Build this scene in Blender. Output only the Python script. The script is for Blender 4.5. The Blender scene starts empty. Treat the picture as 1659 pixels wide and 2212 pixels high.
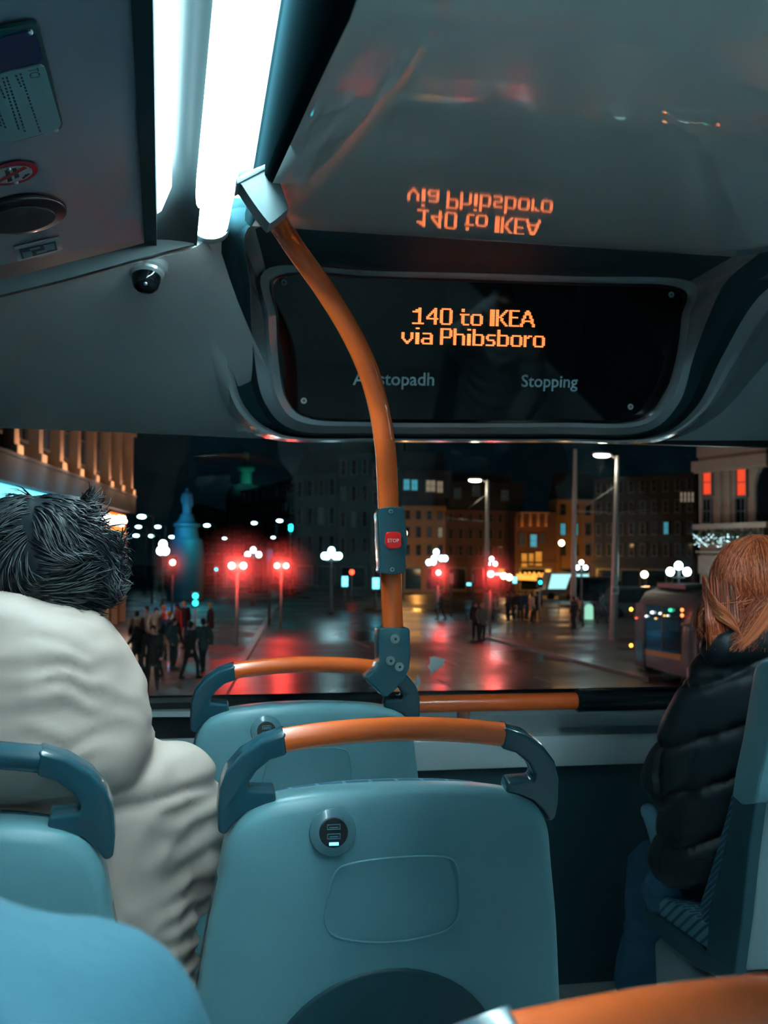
import bpy, bmesh, math, random
from mathutils import Vector, Matrix, noise
random.seed(7)
PI = math.pi
SC = bpy.context.scene
COL = SC.collection
V = Vector
# ------------------------------------------------------------------ camera, world, exposure, large lights
F_PX = 2400.0; W_PX = 1659; H_PX = 2212
YAW = math.radians(11.31); PITCH = math.radians(2.32); ROLL = 0.006
CAM = V((0, 0, 1.42))
fwd = V((math.sin(YAW)*math.cos(PITCH), math.cos(YAW)*math.cos(PITCH), math.sin(PITCH)))
rgt = V((math.cos(YAW), -math.sin(YAW), 0)); upv = rgt.cross(fwd)
rgt2 = rgt*math.cos(ROLL) + upv*math.sin(ROLL); upv2 = upv*math.cos(ROLL) - rgt*math.sin(ROLL)
cd = bpy.data.cameras.new('camera'); cam = bpy.data.objects.new('camera', cd); COL.objects.link(cam)
M3 = Matrix((rgt2, upv2, -fwd)).transposed()
cam.matrix_world = Matrix.Translation(CAM) @ M3.to_4x4()
cd.sensor_fit = 'VERTICAL'; cd.sensor_height = 36; cd.lens = 36*F_PX/H_PX
cd.clip_start = 0.02; cd.clip_end = 900
cd.dof.use_dof = True; cd.dof.focus_distance = 1.75; cd.dof.aperture_fstop = 8.5
SC.camera = cam
SC.view_settings.view_transform = 'Standard'; SC.view_settings.look = 'None'
SC.view_settings.exposure = .97; SC.view_settings.gamma = 1.0; SC.view_settings.use_curve_mapping = False
SC.cycles.use_denoising = True
SC.cycles.use_adaptive_sampling = True; SC.cycles.adaptive_threshold = .03
SC.cycles.max_bounces = 6; SC.cycles.diffuse_bounces = 4; SC.cycles.glossy_bounces = 3; SC.cycles.volume_bounces = 0; SC.cycles.use_light_tree = False
SC.cycles.sample_clamp_indirect = 6.0; SC.cycles.caustics_reflective = False; SC.cycles.caustics_refractive = False
wd = bpy.data.worlds.new('night'); SC.world = wd; wd.use_nodes = True
wd.node_tree.nodes['Background'].inputs[0].default_value = (0.0003, 0.0018, 0.0027, 1)
wd.node_tree.nodes['Background'].inputs[1].default_value = 1.0
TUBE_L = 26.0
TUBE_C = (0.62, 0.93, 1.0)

# ------------------------------------------------------------------ view helpers: turn a point of the photo into a point on a real plane
def ray(px, py):
    return (fwd*F_PX + rgt2*(px-829.5) + upv2*(1106-py)).normalized()
def PY(px, py, Y):
    d = ray(px, py); return CAM + d*((Y-CAM.y)/d.y)
def PZ(px, py, Z):
    d = ray(px, py); return CAM + d*((Z-CAM.z)/d.z)
def PP(px, py, p0, n):
    d = ray(px, py); return CAM + d*((p0-CAM).dot(n)/d.dot(n))
STREET = -2.38
def G(px, py): return PZ(px, py, STREET)

# ------------------------------------------------------------------ materials
def lin(c): return tuple(((x/255)/12.92 if x/255 <= .04045 else ((x/255+.055)/1.055)**2.4) for x in c)
def mat(name, col, rough=.5, metal=0., emit=None, es=1., bump=None, coat=0., var=None, spec=None, alpha=None):
    m = bpy.data.materials.new(name); m.use_nodes = True
    nt = m.node_tree; b = nt.nodes['Principled BSDF']
    b.inputs['Base Color'].default_value = (*col, 1); b.inputs['Roughness'].default_value = rough
    b.inputs['Metallic'].default_value = metal
    if coat: b.inputs['Coat Weight'].default_value = coat; b.inputs['Coat Roughness'].default_value = .08
    if spec is not None: b.inputs['Specular IOR Level'].default_value = spec
    if emit: b.inputs['Emission Color'].default_value = (*emit, 1); b.inputs['Emission Strength'].default_value = es
    if alpha is not None: b.inputs['Alpha'].default_value = alpha
    tc = nt.nodes.new('ShaderNodeTexCoord')
    if var:
        sc, amt = var
        n = nt.nodes.new('ShaderNodeTexNoise'); n.inputs['Scale'].default_value = sc; n.inputs['Detail'].default_value = 4
        nt.links.new(tc.outputs['Object'], n.inputs['Vector'])
        r = nt.nodes.new('ShaderNodeMix'); r.data_type = 'RGBA'
        r.inputs['A'].default_value = (*[x*(1-amt) for x in col], 1); r.inputs['B'].default_value = (*[min(1, x*(1+amt)) for x in col], 1)
        nt.links.new(n.outputs['Fac'], r.inputs['Factor']); nt.links.new(r.outputs['Result'], b.inputs['Base Color'])
    if bump:
        sc, st = bump
        n = nt.nodes.new('ShaderNodeTexNoise'); n.inputs['Scale'].default_value = sc; n.inputs['Detail'].default_value = 3
        nt.links.new(tc.outputs['Object'], n.inputs['Vector'])
        bp = nt.nodes.new('ShaderNodeBump'); bp.inputs['Strength'].default_value = st; bp.inputs['Distance'].default_value = .01
        nt.links.new(n.outputs['Fac'], bp.inputs['Height']); nt.links.new(bp.outputs['Normal'], b.inputs['Normal'])
    return m
M = {}
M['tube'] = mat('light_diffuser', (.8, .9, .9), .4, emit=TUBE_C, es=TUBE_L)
M['slope_glow'] = mat('lit_slope_glow', (.8, .9, .9), .4, emit=TUBE_C, es=2.6)  # glow stands in for tube light falling on the cove slope
M['white'] = mat('white_plastic', (.50, .62, .64), .35, bump=(300, .05))
M['socketgrey'] = mat('pale_socket', (.17, .24, .255), .4)
M['cove'] = mat('grey_cove_plastic', (.055, .085, .092), .4, spec=.2)
M['coving'] = mat('slate_panel', (.27, .39, .48), .38, bump=(900, .08), var=(3, .12))
M['ceil'] = mat('gloss_ceiling_panel', (.74, .72, .69), .035, var=(2, .05), spec=.5)
M['dome'] = mat('grey_dome_panel', (.58, .70, .72), .32, var=(2, .04))
M['darktrim'] = mat('dark_teal_trim', (.022, .062, .075), .6, spec=.08)
M['skirt'] = mat('dark_skirt', (.0055, .0150, .0185), .8, spec=0.)
M['bezel'] = mat('grey_bezel', (.36, .46, .49), .22, coat=.4)
M['blackglass'] = mat('black_sign_glass', (.003, .006, .008), .04, spec=.3)
M['led'] = mat('amber_led', (.2, .05, .01), .4, emit=(1, .21, .055), es=1.9)
M['letter'] = mat('grey_lettering', (.36, .58, .64), .5)
M['black'] = mat('black_rubber', (.006, .010, .013), .35)
M['blackgloss'] = mat('black_tube', (.008, .016, .02), .22)
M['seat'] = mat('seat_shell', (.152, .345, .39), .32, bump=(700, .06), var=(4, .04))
M['handle'] = mat('teal_handle', (.018, .082, .11), .24, coat=.5)
M['orange'] = mat('orange_grip', (1., .160, .028), .26, coat=.4, bump=(500, .04))
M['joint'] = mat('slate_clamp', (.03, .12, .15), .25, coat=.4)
M['steel'] = mat('bolt_steel', (.55, .62, .62), .3, metal=.9)
M['socket'] = mat('socket_black', (.005, .008, .010), .3)
M['ring'] = mat('socket_ring', (.09, .20, .235), .22, coat=.3)
M['blue'] = mat('blue_led', (.0, .1, .4), .4, emit=(.05, .35, 1.), es=5)
M['floor'] = mat('floor_vinyl', (.32, .38, .39), .5, bump=(200, .1))
M['lower'] = mat('lower_front_panel', (.014, .064, .082), .5, bump=(300, .05))
M['sill'] = mat('sill_plastic', (.46, .56, .58), .24, coat=.3)
M['skin'] = mat('skin', (.55, .30, .22), .5)
M['grey'] = mat('bay_panel', (.22, .29, .31), .4)
def fabric():
    m = mat('patterned_moquette', (.02, .10, .15), .9, bump=(900, .3))
    nt = m.node_tree; b = nt.nodes['Principled BSDF']; tc = nt.nodes.new('ShaderNodeTexCoord')
    mp = nt.nodes.new('ShaderNodeMapping'); mp.inputs['Scale'].default_value = (26, 26, 34)
    br = nt.nodes.new('ShaderNodeTexBrick'); br.inputs['Color1'].default_value = (.02, .10, .15, 1); br.inputs['Color2'].default_value = (.015, .07, .12, 1)
    br.inputs['Mortar'].default_value = (.09, .22, .27, 1); br.inputs['Mortar Size'].default_value = .035; br.inputs['Scale'].default_value = .5
    sp = nt.nodes.new('ShaderNodeSeparateXYZ'); cb = nt.nodes.new('ShaderNodeCombineXYZ')
    ad = nt.nodes.new('ShaderNodeMath'); ad.operation = 'ADD'
    nt.links.new(tc.outputs['Object'], mp.inputs['Vector']); nt.links.new(mp.outputs[0], sp.inputs[0])
    nt.links.new(sp.outputs[0], cb.inputs[0]); nt.links.new(sp.outputs[1], ad.inputs[0]); nt.links.new(sp.outputs[2], ad.inputs[1])
    nt.links.new(ad.outputs[0], cb.inputs[1]); nt.links.new(cb.outputs[0], br.inputs['Vector'])
    nt.links.new(br.outputs['Color'], b.inputs['Base Color'])
    return m
M['fabric'] = fabric()
def glassmat():
    m = bpy.data.materials.new('windscreen_glass'); m.use_nodes = True; nt = m.node_tree
    for n in list(nt.nodes): nt.nodes.remove(n)
    o = nt.nodes.new('ShaderNodeOutputMaterial'); t = nt.nodes.new('ShaderNodeBsdfTransparent'); g = nt.nodes.new('ShaderNodeBsdfGlossy')
    g.inputs['Roughness'].default_value = .02; t.inputs['Color'].default_value = (.9, .96, .96, 1)
    f = nt.nodes.new('ShaderNodeFresnel'); f.inputs['IOR'].default_value = 1.4; x = nt.nodes.new('ShaderNodeMixShader')
    nt.links.new(f.outputs[0], x.inputs[0]); nt.links.new(t.outputs[0], x.inputs[1]); nt.links.new(g.outputs[0], x.inputs[2]); nt.links.new(x.outputs[0], o.inputs[0])
    return m
M['glass'] = glassmat()

# ------------------------------------------------------------------ object helpers
def mesh(name, verts, faces, mats, fm=None, smooth=True):
    me = bpy.data.meshes.new(name); me.from_pydata([tuple(v) for v in verts], [], faces)
    if not isinstance(mats, (list, tuple)): mats = [mats]
    for m in mats: me.materials.append(m)
    if fm: me.polygons.foreach_set('material_index', fm)
    if smooth: me.polygons.foreach_set('use_smooth', [True]*len(me.polygons))
    me.update(); return me
def fixn(me):
    bm = bmesh.new(); bm.from_mesh(me); bmesh.ops.recalc_face_normals(bm, faces=bm.faces); bm.to_mesh(me); bm.free(); return me
def wloc(o):
    l = V((0, 0, 0))
    while o is not None: l = l + o.location; o = o.parent
    return l
def link(name, me, parent=None, local=False):
    """link a mesh given in world coordinates (or local=True: in its parent's coordinates)"""
    o = bpy.data.objects.new(name, me); COL.objects.link(o)
    if parent is not None:
        if not local: me.transform(Matrix.Translation(-wloc(parent)))
        o.parent = parent
    return o
def base(o):
    """move a top-level mesh's origin to the bottom centre of its bounds"""
    xs = [v.co for v in o.data.vertices]
    if not xs: return o
    c = V(((min(v.x for v in xs)+max(v.x for v in xs))/2, (min(v.y for v in xs)+max(v.y for v in xs))/2, min(v.z for v in xs)))
    o.data.transform(Matrix.Translation(-c)); o.location = c; return o
def tag(o, label, cat, group=None, kind=None):
    o['label'] = label; o['category'] = cat
    if group: o['group'] = group
    if kind: o['kind'] = kind
    return o
def thing(name, loc, label, cat, group=None):
    o = bpy.data.objects.new(name, None); COL.objects.link(o); o.location = loc; o.empty_display_size = .1
    return tag(o, label, cat, group)
def struct(name, me, label=None):
    o = link(name, me); o['kind'] = 'structure'
    return o
def lab(o, l): o['label'] = l; return o

class MB:
    """collects shapes into one mesh"""
    def __init__(s, *mats): s.v = []; s.f = []; s.m = []; s.mats = list(mats)
    def add(s, vs, fs, mi=0):
        k = len(s.v); s.v += [V(v) for v in vs]; s.f += [[i+k for i in f] for f in fs]; s.m += [mi]*len(fs)
    def box(s, c, d, mi=0, rot=None):
        c = V(c); h = V(d)/2; vs = [V((x*h.x, y*h.y, z*h.z)) for x in (-1, 1) for y in (-1, 1) for z in (-1, 1)]
        if rot is not None: vs = [rot @ v for v in vs]
        s.add([c+v for v in vs], [(0,1,3,2),(4,6,7,5),(0,4,5,1),(2,3,7,6),(0,2,6,4),(1,5,7,3)], mi)
    def tube(s, pts, r, n=12, mi=0, caps=True, sq=1.):
        pts = [V(p) for p in pts]; R = r if isinstance(r, (list, tuple)) else [r]*len(pts)
        vs = []; fs = []; a = None
        for i, p in enumerate(pts):
            t = (pts[min(i+1, len(pts)-1)]-pts[max(i-1, 0)]).normalized()
            if a is None:
                a = t.cross(V((0, 1, 0)) if abs(t.y) < .9 else V((1, 0, 0))).normalized()
            else: a = (a - t*a.dot(t)).normalized()
            b = t.cross(a)
            for k in range(n):
                q = 2*PI*k/n; vs.append(p + a*math.cos(q)*R[i] + b*math.sin(q)*R[i]*sq)
        for i in range(len(pts)-1):
            for k in range(n):
                fs.append((i*n+k, i*n+(k+1) % n, (i+1)*n+(k+1) % n, (i+1)*n+k))
        if caps: fs.append(tuple(range(n))[::-1]); fs.append(tuple((len(pts)-1)*n+k for k in range(n)))
        s.add(vs, fs, mi)
    def cyl(s, a, b, r, n=16, mi=0, r2=None): s.tube([a, b], [r, r if r2 is None else r2], n, mi)
    def ball(s, c, r, mi=0, nu=12, nv=8, sc=(1, 1, 1)):
        c = V(c); vs = [c+V((0, 0, r*sc[2]))]; fs = []
        for j in range(1, nv):
            ph = PI*j/nv
            for i in range(nu):
                th = 2*PI*i/nu; vs.append(c+V((r*sc[0]*math.sin(ph)*math.cos(th), r*sc[1]*math.sin(ph)*math.sin(th), r*sc[2]*math.cos(ph))))
        vs.append(c-V((0, 0, r*sc[2])))
        for i in range(nu): fs.append((0, 1+i, 1+(i+1) % nu))
        for j in range(nv-2):
            for i in range(nu):
                a = 1+j*nu+i; b = 1+j*nu+(i+1) % nu; fs.append((a, a+nu, b+nu, b))
        l = len(vs)-1
        for i in range(nu): fs.append((l, l-nu+(i+1) % nu, l-nu+i))
        s.add(vs, fs, mi)
    def grid(s, rows, mi=0, closed=False):
        n = len(rows[0]); vs = [p for r in rows for p in r]; fs = []
        for j in range(len(rows)-1):
            for i in range(n if closed else n-1):
                fs.append((j*n+i, j*n+(i+1) % n, (j+1)*n+(i+1) % n, (j+1)*n+i))
        s.add(vs, fs, mi)
    def cap(s, loop, mi=0):
        c = sum((V(p) for p in loop), V((0, 0, 0)))/len(loop); n = len(loop)
        s.add([c]+list(loop), [(0, 1+i, 1+(i+1) % n) for i in range(n)], mi)
    def quadbox(s, corners, th, mi=0):
        """slab on four corner points, thickness th along the face normal (both ways half)"""
        c = [V(p) for p in corners]; n = (c[1]-c[0]).cross(c[3]-c[0]).normalized()*th/2
        vs = [p-n for p in c]+[p+n for p in c]
        s.add(vs, [(0,3,2,1),(4,5,6,7),(0,1,5,4),(1,2,6,5),(2,3,7,6),(3,0,4,7)], mi)
    def me(s, name='m', smooth=True, fix=True):
        m = mesh(name, s.v, s.f, s.mats, s.m, smooth)
        if fix: fixn(m)
        return m
    def build(s, name, parent=None, smooth=False, local=False, bevel=0, seg=2):
        m = s.me(name, smooth or bool(bevel))
        if bevel:
            m = bake(m, [('BEVEL', dict(width=bevel, segments=seg, limit_method='ANGLE', angle_limit=.6))])
            m = autos(m)
        elif smooth: m = autos(m)
        return link(name, m, parent, local)
def autos(m, ang=40):
    m.polygons.foreach_set('use_smooth', [True]*len(m.polygons))
    bm = bmesh.new(); bm.from_mesh(m)
    for e in bm.edges:
        if len(e.link_faces) == 2 and e.calc_face_angle(0) > math.radians(ang): e.smooth = False
    bm.to_mesh(m); bm.free(); return m
def bake(me, mods):
    o = bpy.data.objects.new('t', me); COL.objects.link(o)
    for t, p in mods:
        md = o.modifiers.new('x', t)
        for k, v in p.items(): setattr(md, k, v)
    dg = bpy.context.evaluated_depsgraph_get(); dg.update()
    r = bpy.data.meshes.new_from_object(o.evaluated_get(dg), depsgraph=dg)
    bpy.data.objects.remove(o)
    return r
def cr(pts, n, closed=False):
    """Catmull-Rom through points, n samples per span"""
    P = [V(p) for p in pts]; N = len(P); out = []
    for i in range(N if closed else N-1):
        a = P[(i-1) % N] if closed or i else P[0]; b = P[i]; c = P[(i+1) % N]; d = P[(i+2) % N] if closed or i+2 < N else P[-1]
        for k in range(n):
            t = k/n; out.append(.5*((2*b)+(c-a)*t+(2*a-5*b+4*c-d)*t*t+(3*b-a-3*c+d)*t**3))
    if not closed: out.append(P[-1])
    return out
def prism(pts, nrm, th, m, name='p', bevel=.004, seg=3):
    """extrude a polygon (3D points) by th along nrm, centred, with rounded edges"""
    n = V(nrm).normalized()*th/2; k = len(pts); P = [V(p) for p in pts]
    vs = [p-n for p in P]+[p+n for p in P]
    fs = [tuple(range(k))[::-1], tuple(range(k, 2*k))]+[(i, (i+1) % k, k+(i+1) % k, k+i) for i in range(k)]
    me = fixn(mesh(name, vs, fs, m))
    if bevel: me = bake(me, [('BEVEL', dict(width=bevel, segments=seg, limit_method='ANGLE', angle_limit=.5))])
    return autos(me, 30)
def pillow(outline, c, to3, prof, m, fm=None):
    """rings of an outline shrunk towards c; prof = [(scale, depth)...]; to3(u, v, d) gives the 3D point"""
    mb = MB(*(m if isinstance(m, (list, tuple)) else [m])); rows = []
    for s, d in prof: rows.append([to3(c[0]+(u-c[0])*s, c[1]+(v-c[1])*s, d) for u, v in outline])
    mb.grid(rows, 0, True)
    if prof[0][0] > .02: mb.cap(rows[0])
    mb.cap(rows[-1]); return mb.me()
def text(body, h, m, mapf, ext=.0006, align='CENTER', bold=0.):
    cu = bpy.data.curves.new('t', 'FONT'); cu.body = body; cu.size = 1; cu.align_x = align; cu.align_y = 'CENTER'; cu.offset = bold
    cu.resolution_u = 3
    o = bpy.data.objects.new('t', cu); COL.objects.link(o); dg = bpy.context.evaluated_depsgraph_get(); dg.update()
    me = bpy.data.meshes.new_from_object(o.evaluated_get(dg), depsgraph=dg); bpy.data.objects.remove(o)
    me.materials.clear(); me.materials.append(m)
    for v in me.vertices: v.co = mapf(v.co.x*h, v.co.y*h)
    return me
CITY = .36
def plight(name, loc, col, w, r=.1, parent=None, spot=None):
    l = bpy.data.lights.new(name, 'SPOT' if spot else 'POINT'); l.color = col; l.energy = w*CITY; l.shadow_soft_size = r
    o = bpy.data.objects.new(name, l); COL.objects.link(o)
    if spot:
        l.spot_size = spot[1]; l.spot_blend = .6
        o.rotation_euler = V(spot[0]).to_track_quat('-Z', 'Y').to_euler()
    o.location = V(loc)-(wloc(parent) if parent else V((0, 0, 0)))
    if parent: o.parent = parent
    return o
def union(segs, vox, it=6, fac=.5):
    """tapered capsules and balls melted into one continuous surface"""
    mb = MB(M['skin'])
    for s in segs:
        if s[0] == 'b': mb.ball(s[1], 1, nu=20, nv=14, sc=s[2])
        elif s[0] == 'loft': mb.grid(s[1], 0, True); mb.cap(s[1][0]); mb.cap(s[1][-1])
        else:
            a, b, r0, r1 = V(s[0]), V(s[1]), s[2], s[3]
            mb.tube([a, b], [r0, r1], 16); mb.ball(a, r0, nu=16, nv=10); mb.ball(b, r1, nu=16, nv=10)
    me = fixn(mesh('u', mb.v, mb.f, mb.mats))
    return bake(me, [('REMESH', dict(mode='VOXEL', voxel_size=vox, use_smooth_shade=True)), ('SMOOTH', dict(factor=fac, iterations=it))])
def setmat(me, m):
    me.materials.clear(); me.materials.append(m)
    me.polygons.foreach_set('material_index', [0]*len(me.polygons)); me.polygons.foreach_set('use_smooth', [True]*len(me.polygons)); return me
def displace(me, f):
    ns = [v.normal.copy() for v in me.vertices]
    for v, n in zip(me.vertices, ns): v.co = v.co + n*f(v.co, n)
    me.update(); return me
# ================================================================== THE BUS: SHELL
XL, XR, YB, YW = -.64, 2.36, -3.2, 3.75
def slab(name, x0, x1, y0, y1, z0, z1, m):
    b = MB(m); b.box(((x0+x1)/2, (y0+y1)/2, (z0+z1)/2), (x1-x0, y1-y0, z1-z0)); return struct(name, b.me(smooth=False))
slab('floor', XL-.06, XR+.06, YB, YW+.1, -.08, 0, M['floor'])
slab('wall_back', XL-.06, XR+.06, YB-.06, YB, 0, 2.3, M['dome'])
for s, nm, nb, xw in ((-1, 'wall_left', 'window_1', XL), (1, 'wall_right', 'window_2', XR)):
    b = MB(M['dome'], M['black'])
    b.box((xw+s*.03, (YB+3.5)/2, .45), (.06, 3.5-YB, .9)); b.box((xw+s*.03, (YB+3.5)/2, 2.06), (.06, 3.5-YB, .50))
    for y in (-3.1, -1.6, -.1, 1.4, 2.9): b.box((xw+s*.03, y, 1.36), (.06, .16, .92), 1)
    struct(nm, b.me(smooth=False))
    b = MB(M['glass']); b.box((xw+s*.02, (YB+3.5)/2, 1.36), (.008, 3.5-YB, .92)); struct(nb, b.me(smooth=False))
slab('ceiling', XL-.06, XR+.06, YB, 3.55, 2.22, 2.3, M['dome'])

# sloping side coving above the windows, left and right (profile run along the bus)
def coving(name, sgn, xc):
    prof = [(-.022, 2.078), (-.18, 2.044), (-.34, 2.000), (-.50, 1.93), (-.62, 1.84), (-.66, 1.80)]
    b = MB(M['coving'])
    rows = []
    for y in (YB, -1, 1, 2.33): rows.append([V((x if sgn < 0 else 2*xc-x, y, z)) for x, z in prof])
    b.grid(rows)
    me = bake(b.me(fix=False), [('SOLIDIFY', dict(thickness=.012, offset=-1 if sgn < 0 else 1))])
    return struct(name, autos(me, 20))
XC = .71
coving('trim_1', -1, XC); coving('trim_2', 1, XC)
# dark edging strip between coving and light cove + light front rim
for k, sg in enumerate((-1, 1)):
    b = MB(M['darktrim'])
    fx = (lambda x: x) if sg < 0 else (lambda x: 2*XC-x)
    b.box((fx(-.031), (YB+2.33)/2, 2.070), (.025, 2.33-YB, .014))
    struct('trim_%d' % (3+k), b.me(smooth=False))
b = MB(M['cove'])
pa = [(-190, 655), (0, 606), (160, 566), (330, 522), (405, 500)]; pb = [(-190, 690), (0, 634), (160, 594), (330, 546), (418, 524)]
b.grid([[PY(x, y, 2.335) for x, y in pa], [PY(x, y, 2.335) for x, y in pb], [PY(x, y+4, 2.37) for x, y in pb]])
me = bake(b.me(fix=False), [('SOLIDIFY', dict(thickness=.006, offset=-1))]); struct('trim_5', autos(me))

# light cove: white concave channel beside the tube, rounded at its front end
def cove(name, fx):
    b = MB(M['cove'])
    rows = []
    for y, pin in [(YB, 0), (0, 0), (1.5, 0), (2.0, .0), (2.15, .25), (2.25, .6), (2.32, .92), (2.345, 1)]:
        row = []
        for t in range(9):
            u = t/8; x = -.018+u*.082; z = 2.085+.045*math.sin(PI*u*.9)*(1-pin)-.004*u - .01*pin
            row.append(V((fx(x), y, z)))
        rows.append(row)
    b.grid(rows)
    b.box((fx(.035), (YB+2.34)/2, 2.15), (.09, 2.34-YB, .02))
    return struct(name, b.me())
cove('trim_6', lambda x: x); cove('trim_7', lambda x: 2*XC-x)
# ------------------------------------------------------------------ lights
def striplight(label, fx, y0=YB+.05, y2=2.33):
    t = thing('strip_light', (fx(.09), 2.345, 2.05), label, 'light', 'strip lights along the ceiling edges')
    def half(y0, y1, r, mi):
        b = MB(mi); rows = []
        for y in (y0, (y0+y1)/2, y1-.02, y1):
            k = 1 if y < y1 else .93
            rows.append([V((fx(.09+r*k*math.cos(a)), y, 2.108-r*k*.72*math.sin(a))) for a in [PI*i/14 for i in range(15)]])
        b.grid(rows); b.cap(rows[-1]); b.cap(rows[0]); return b.me()
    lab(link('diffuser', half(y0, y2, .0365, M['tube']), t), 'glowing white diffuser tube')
    b = MB(M['slope_glow']); 
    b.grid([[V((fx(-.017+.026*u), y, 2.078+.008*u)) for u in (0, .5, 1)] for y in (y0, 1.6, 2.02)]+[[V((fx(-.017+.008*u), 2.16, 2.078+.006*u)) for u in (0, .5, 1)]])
    lab(link('lit_slope', b.me(), t), 'narrow cove slope beside the tube, its lit look put in as glow')
    b = MB(M['white'])
    rows = []
    for y, k in ((y2-.005, 1.0), (y2+.03, 1.02), (y2+.042, .9)):
        rows.append([V((fx(.09+.041*k*math.cos(a)), y, 2.112-.041*k*.74*math.sin(a))) for a in [PI*i/14 for i in range(15)]])
    b.grid(rows); b.cap(rows[-1]); lab(link('end_cap', b.me(), t), 'white end cap')
    return t
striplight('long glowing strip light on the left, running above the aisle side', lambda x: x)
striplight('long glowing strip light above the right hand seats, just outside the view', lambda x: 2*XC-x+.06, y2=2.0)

# ------------------------------------------------------------------ glossy ceiling panel (slopes down towards the rear) with side skirts
def cz(y):
    return 2.1+.178*(y-2.29) if y > .85 else 1.844
b = MB(M['ceil'], M['skirt']); rows = []
xe = lambda y: .128+.032*max(0, min(1, (y-.9)/1.3))
ys = [YB, -1, .3, .7, .85, 1.1, 1.35, 1.6, 1.85, 2.1, 2.25, 2.29]
for y in ys:
    x0 = xe(y); x1 = 2*XC-x0+(.0 if y < 1.5 else .0); z = cz(y)-(.0 if y < 2.27 else -.004)
    rows.append([V((x0, y, 2.13)), V((x0, y, z+.012)), V((x0+.006, y, z+.003))]+[V((x0+.012+(x1-x0-.024)*i/12, y, z)) for i in range(13)]+[V((x1-.006, y, z+.003)), V((x1, y, z+.012)), V((x1, y, 2.13))])
b.grid(rows)
me = b.me(fix=False)
n = len(rows[0])-1
me.polygons.foreach_set('material_index', [1 if (i % n) in (0, 1, 2, n-3, n-2, n-1) else 0 for i in range(len(me.polygons))])
struct('trim_8', autos(me, 50))

# ------------------------------------------------------------------ sign housing: nested contours from the glass out to the dome
YS = 3.0
SP0 = V((0, 3.0, 2.02)); SN = V((0, -math.cos(.24), -math.sin(.24)))
def SG(px, py, d=0.): return PP(px, py, SP0+SN*d, SN)      # the display leans towards the passengers
def contour(pts, n=8):
    return cr([SG(x, y, 0.) if Y == YS else (SG(x, y, .05) if Y == 2.95 else PY(x, y, Y)) for x, y, Y in pts], n, True)
cG = [(606,600,YS),(820,603,YS),(1030,610,YS),(1250,617,YS),(1458,627,YS),(1462,690,YS),(1450,780,YS),(1425,852,YS),(1366,909,YS),(1200,912,YS),(1000,913,YS),(800,911,YS),(670,903,YS),(622,862,YS),(606,780,YS),(602,690,YS)]
cF = [(574,582,2.95),(820,588,2.95),(1030,593,2.95),(1250,600,2.95),(1486,610,2.95),(1486,690,2.95),(1470,790,2.95),(1443,866,2.95),(1376,924,2.95),(1200,927,2.95),(1000,928,2.95),(800,926,2.95),(648,918,2.95),(594,866,2.95),(580,780,2.95),(573,690,2.95)]
cH = [(548,482,2.30),(800,484,2.30),(1060,491,2.30),(1330,503,2.30),(1640,522,2.30),(1560,620,2.62),(1502,760,2.88),(1466,872,3.0),(1388,934,3.06),(1200,937,3.06),(1000,937,3.06),(800,936,3.06),(640,930,3.06),(572,870,3.0),(548,760,2.88),(540,620,2.62)]
cD = [(486,430,2.28),(800,484,2.27),(1060,491,2.27),(1330,503,2.27),(1800,505,2.28),(1640,640,2.62),(1560,770,2.92),(1500,884,3.06),(1405,944,3.14),(1200,946,3.16),(1000,946,3.16),(800,945,3.16),(618,939,3.14),(530,880,3.06),(497,760,2.92),(484,620,2.62)]
cL = [(470,430,2.26),(800,482,2.25),(1060,489,2.25),(1330,501,2.25),(1860,510,2.26),(1672,655,2.60),(1585,785,2.90),(1516,892,3.04),(1412,950,3.12),(1200,952,3.14),(1000,952,3.14),(800,951,3.14),(606,945,3.12),(514,886,3.04),(480,765,2.90),(466,620,2.60)]
cM = [(440,430,2.30),(800,480,2.28),(1060,487,2.28),(1330,499,2.28),(1950,520,2.30),(1740,690,2.75),(1640,800,3.05),(1545,902,3.25),(1420,955,3.38),(1200,956,3.40),(1000,956,3.40),(800,955,3.40),(590,950,3.38),(492,893,3.25),(450,770,3.05),(436,620,2.75)]
G_, F_, H_, D_, L_, M_ = [contour(c) for c in (cG, cF, cH, cD, cL, cM)]
mix = lambda A, B, t, dy=0: [a*(1-t)+b*t+V((0, dy, 0)) for a, b in zip(A, B)]
NC = len(G_)
b = MB(M['bezel'], M['darktrim'], M['black'])
def band(A, B, mi, top=None):
    k = len(b.v); b.v += list(A)+list(B)
    for i in range(NC):
        b.f.append([k+i, k+(i+1) % NC, k+NC+(i+1) % NC, k+NC+i]); b.m.append(mi)
# glass lip, bezel
band(G_, mix(G_, F_, .12, -.02), 2); band(mix(G_, F_, .12, -.02), mix(G_, F_, .3, -.035), 0); band(mix(G_, F_, .3, -.035), mix(G_, F_, .85, -.03), 0); band(mix(G_, F_, .85, -.03), F_, 0)
k0 = len(b.f)
band(F_, mix(F_, H_, .15), 0); band(mix(F_, H_, .15), mix(F_, H_, .9), 0); band(mix(F_, H_, .9), H_, 0)
for i in range(k0, len(b.f)):
    if (i-k0) % NC < 32: b.m[i] = 1 if (i-k0) < NC*3 and (i-k0)//NC < 2 else 0  # top underside coloured darker, its shade put into the material
band(H_, mix(H_, D_, .2, .05), 1); band(mix(H_, D_, .2, .05), mix(H_, D_, .85, .05), 1); band(mix(H_, D_, .85, .05), D_, 1)
band(D_, mix(D_, L_, .5, -.012), 0); band(mix(D_, L_, .5, -.012), L_, 0)
band(L_, mix(L_, M_, .3, .01), 0); band(mix(L_, M_, .3, .01), M_, 0)
sign = thing('destination_display', PY(1030, 940, 3.05), 'black glass destination display above the windscreen showing amber dot text', 'display')
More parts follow.
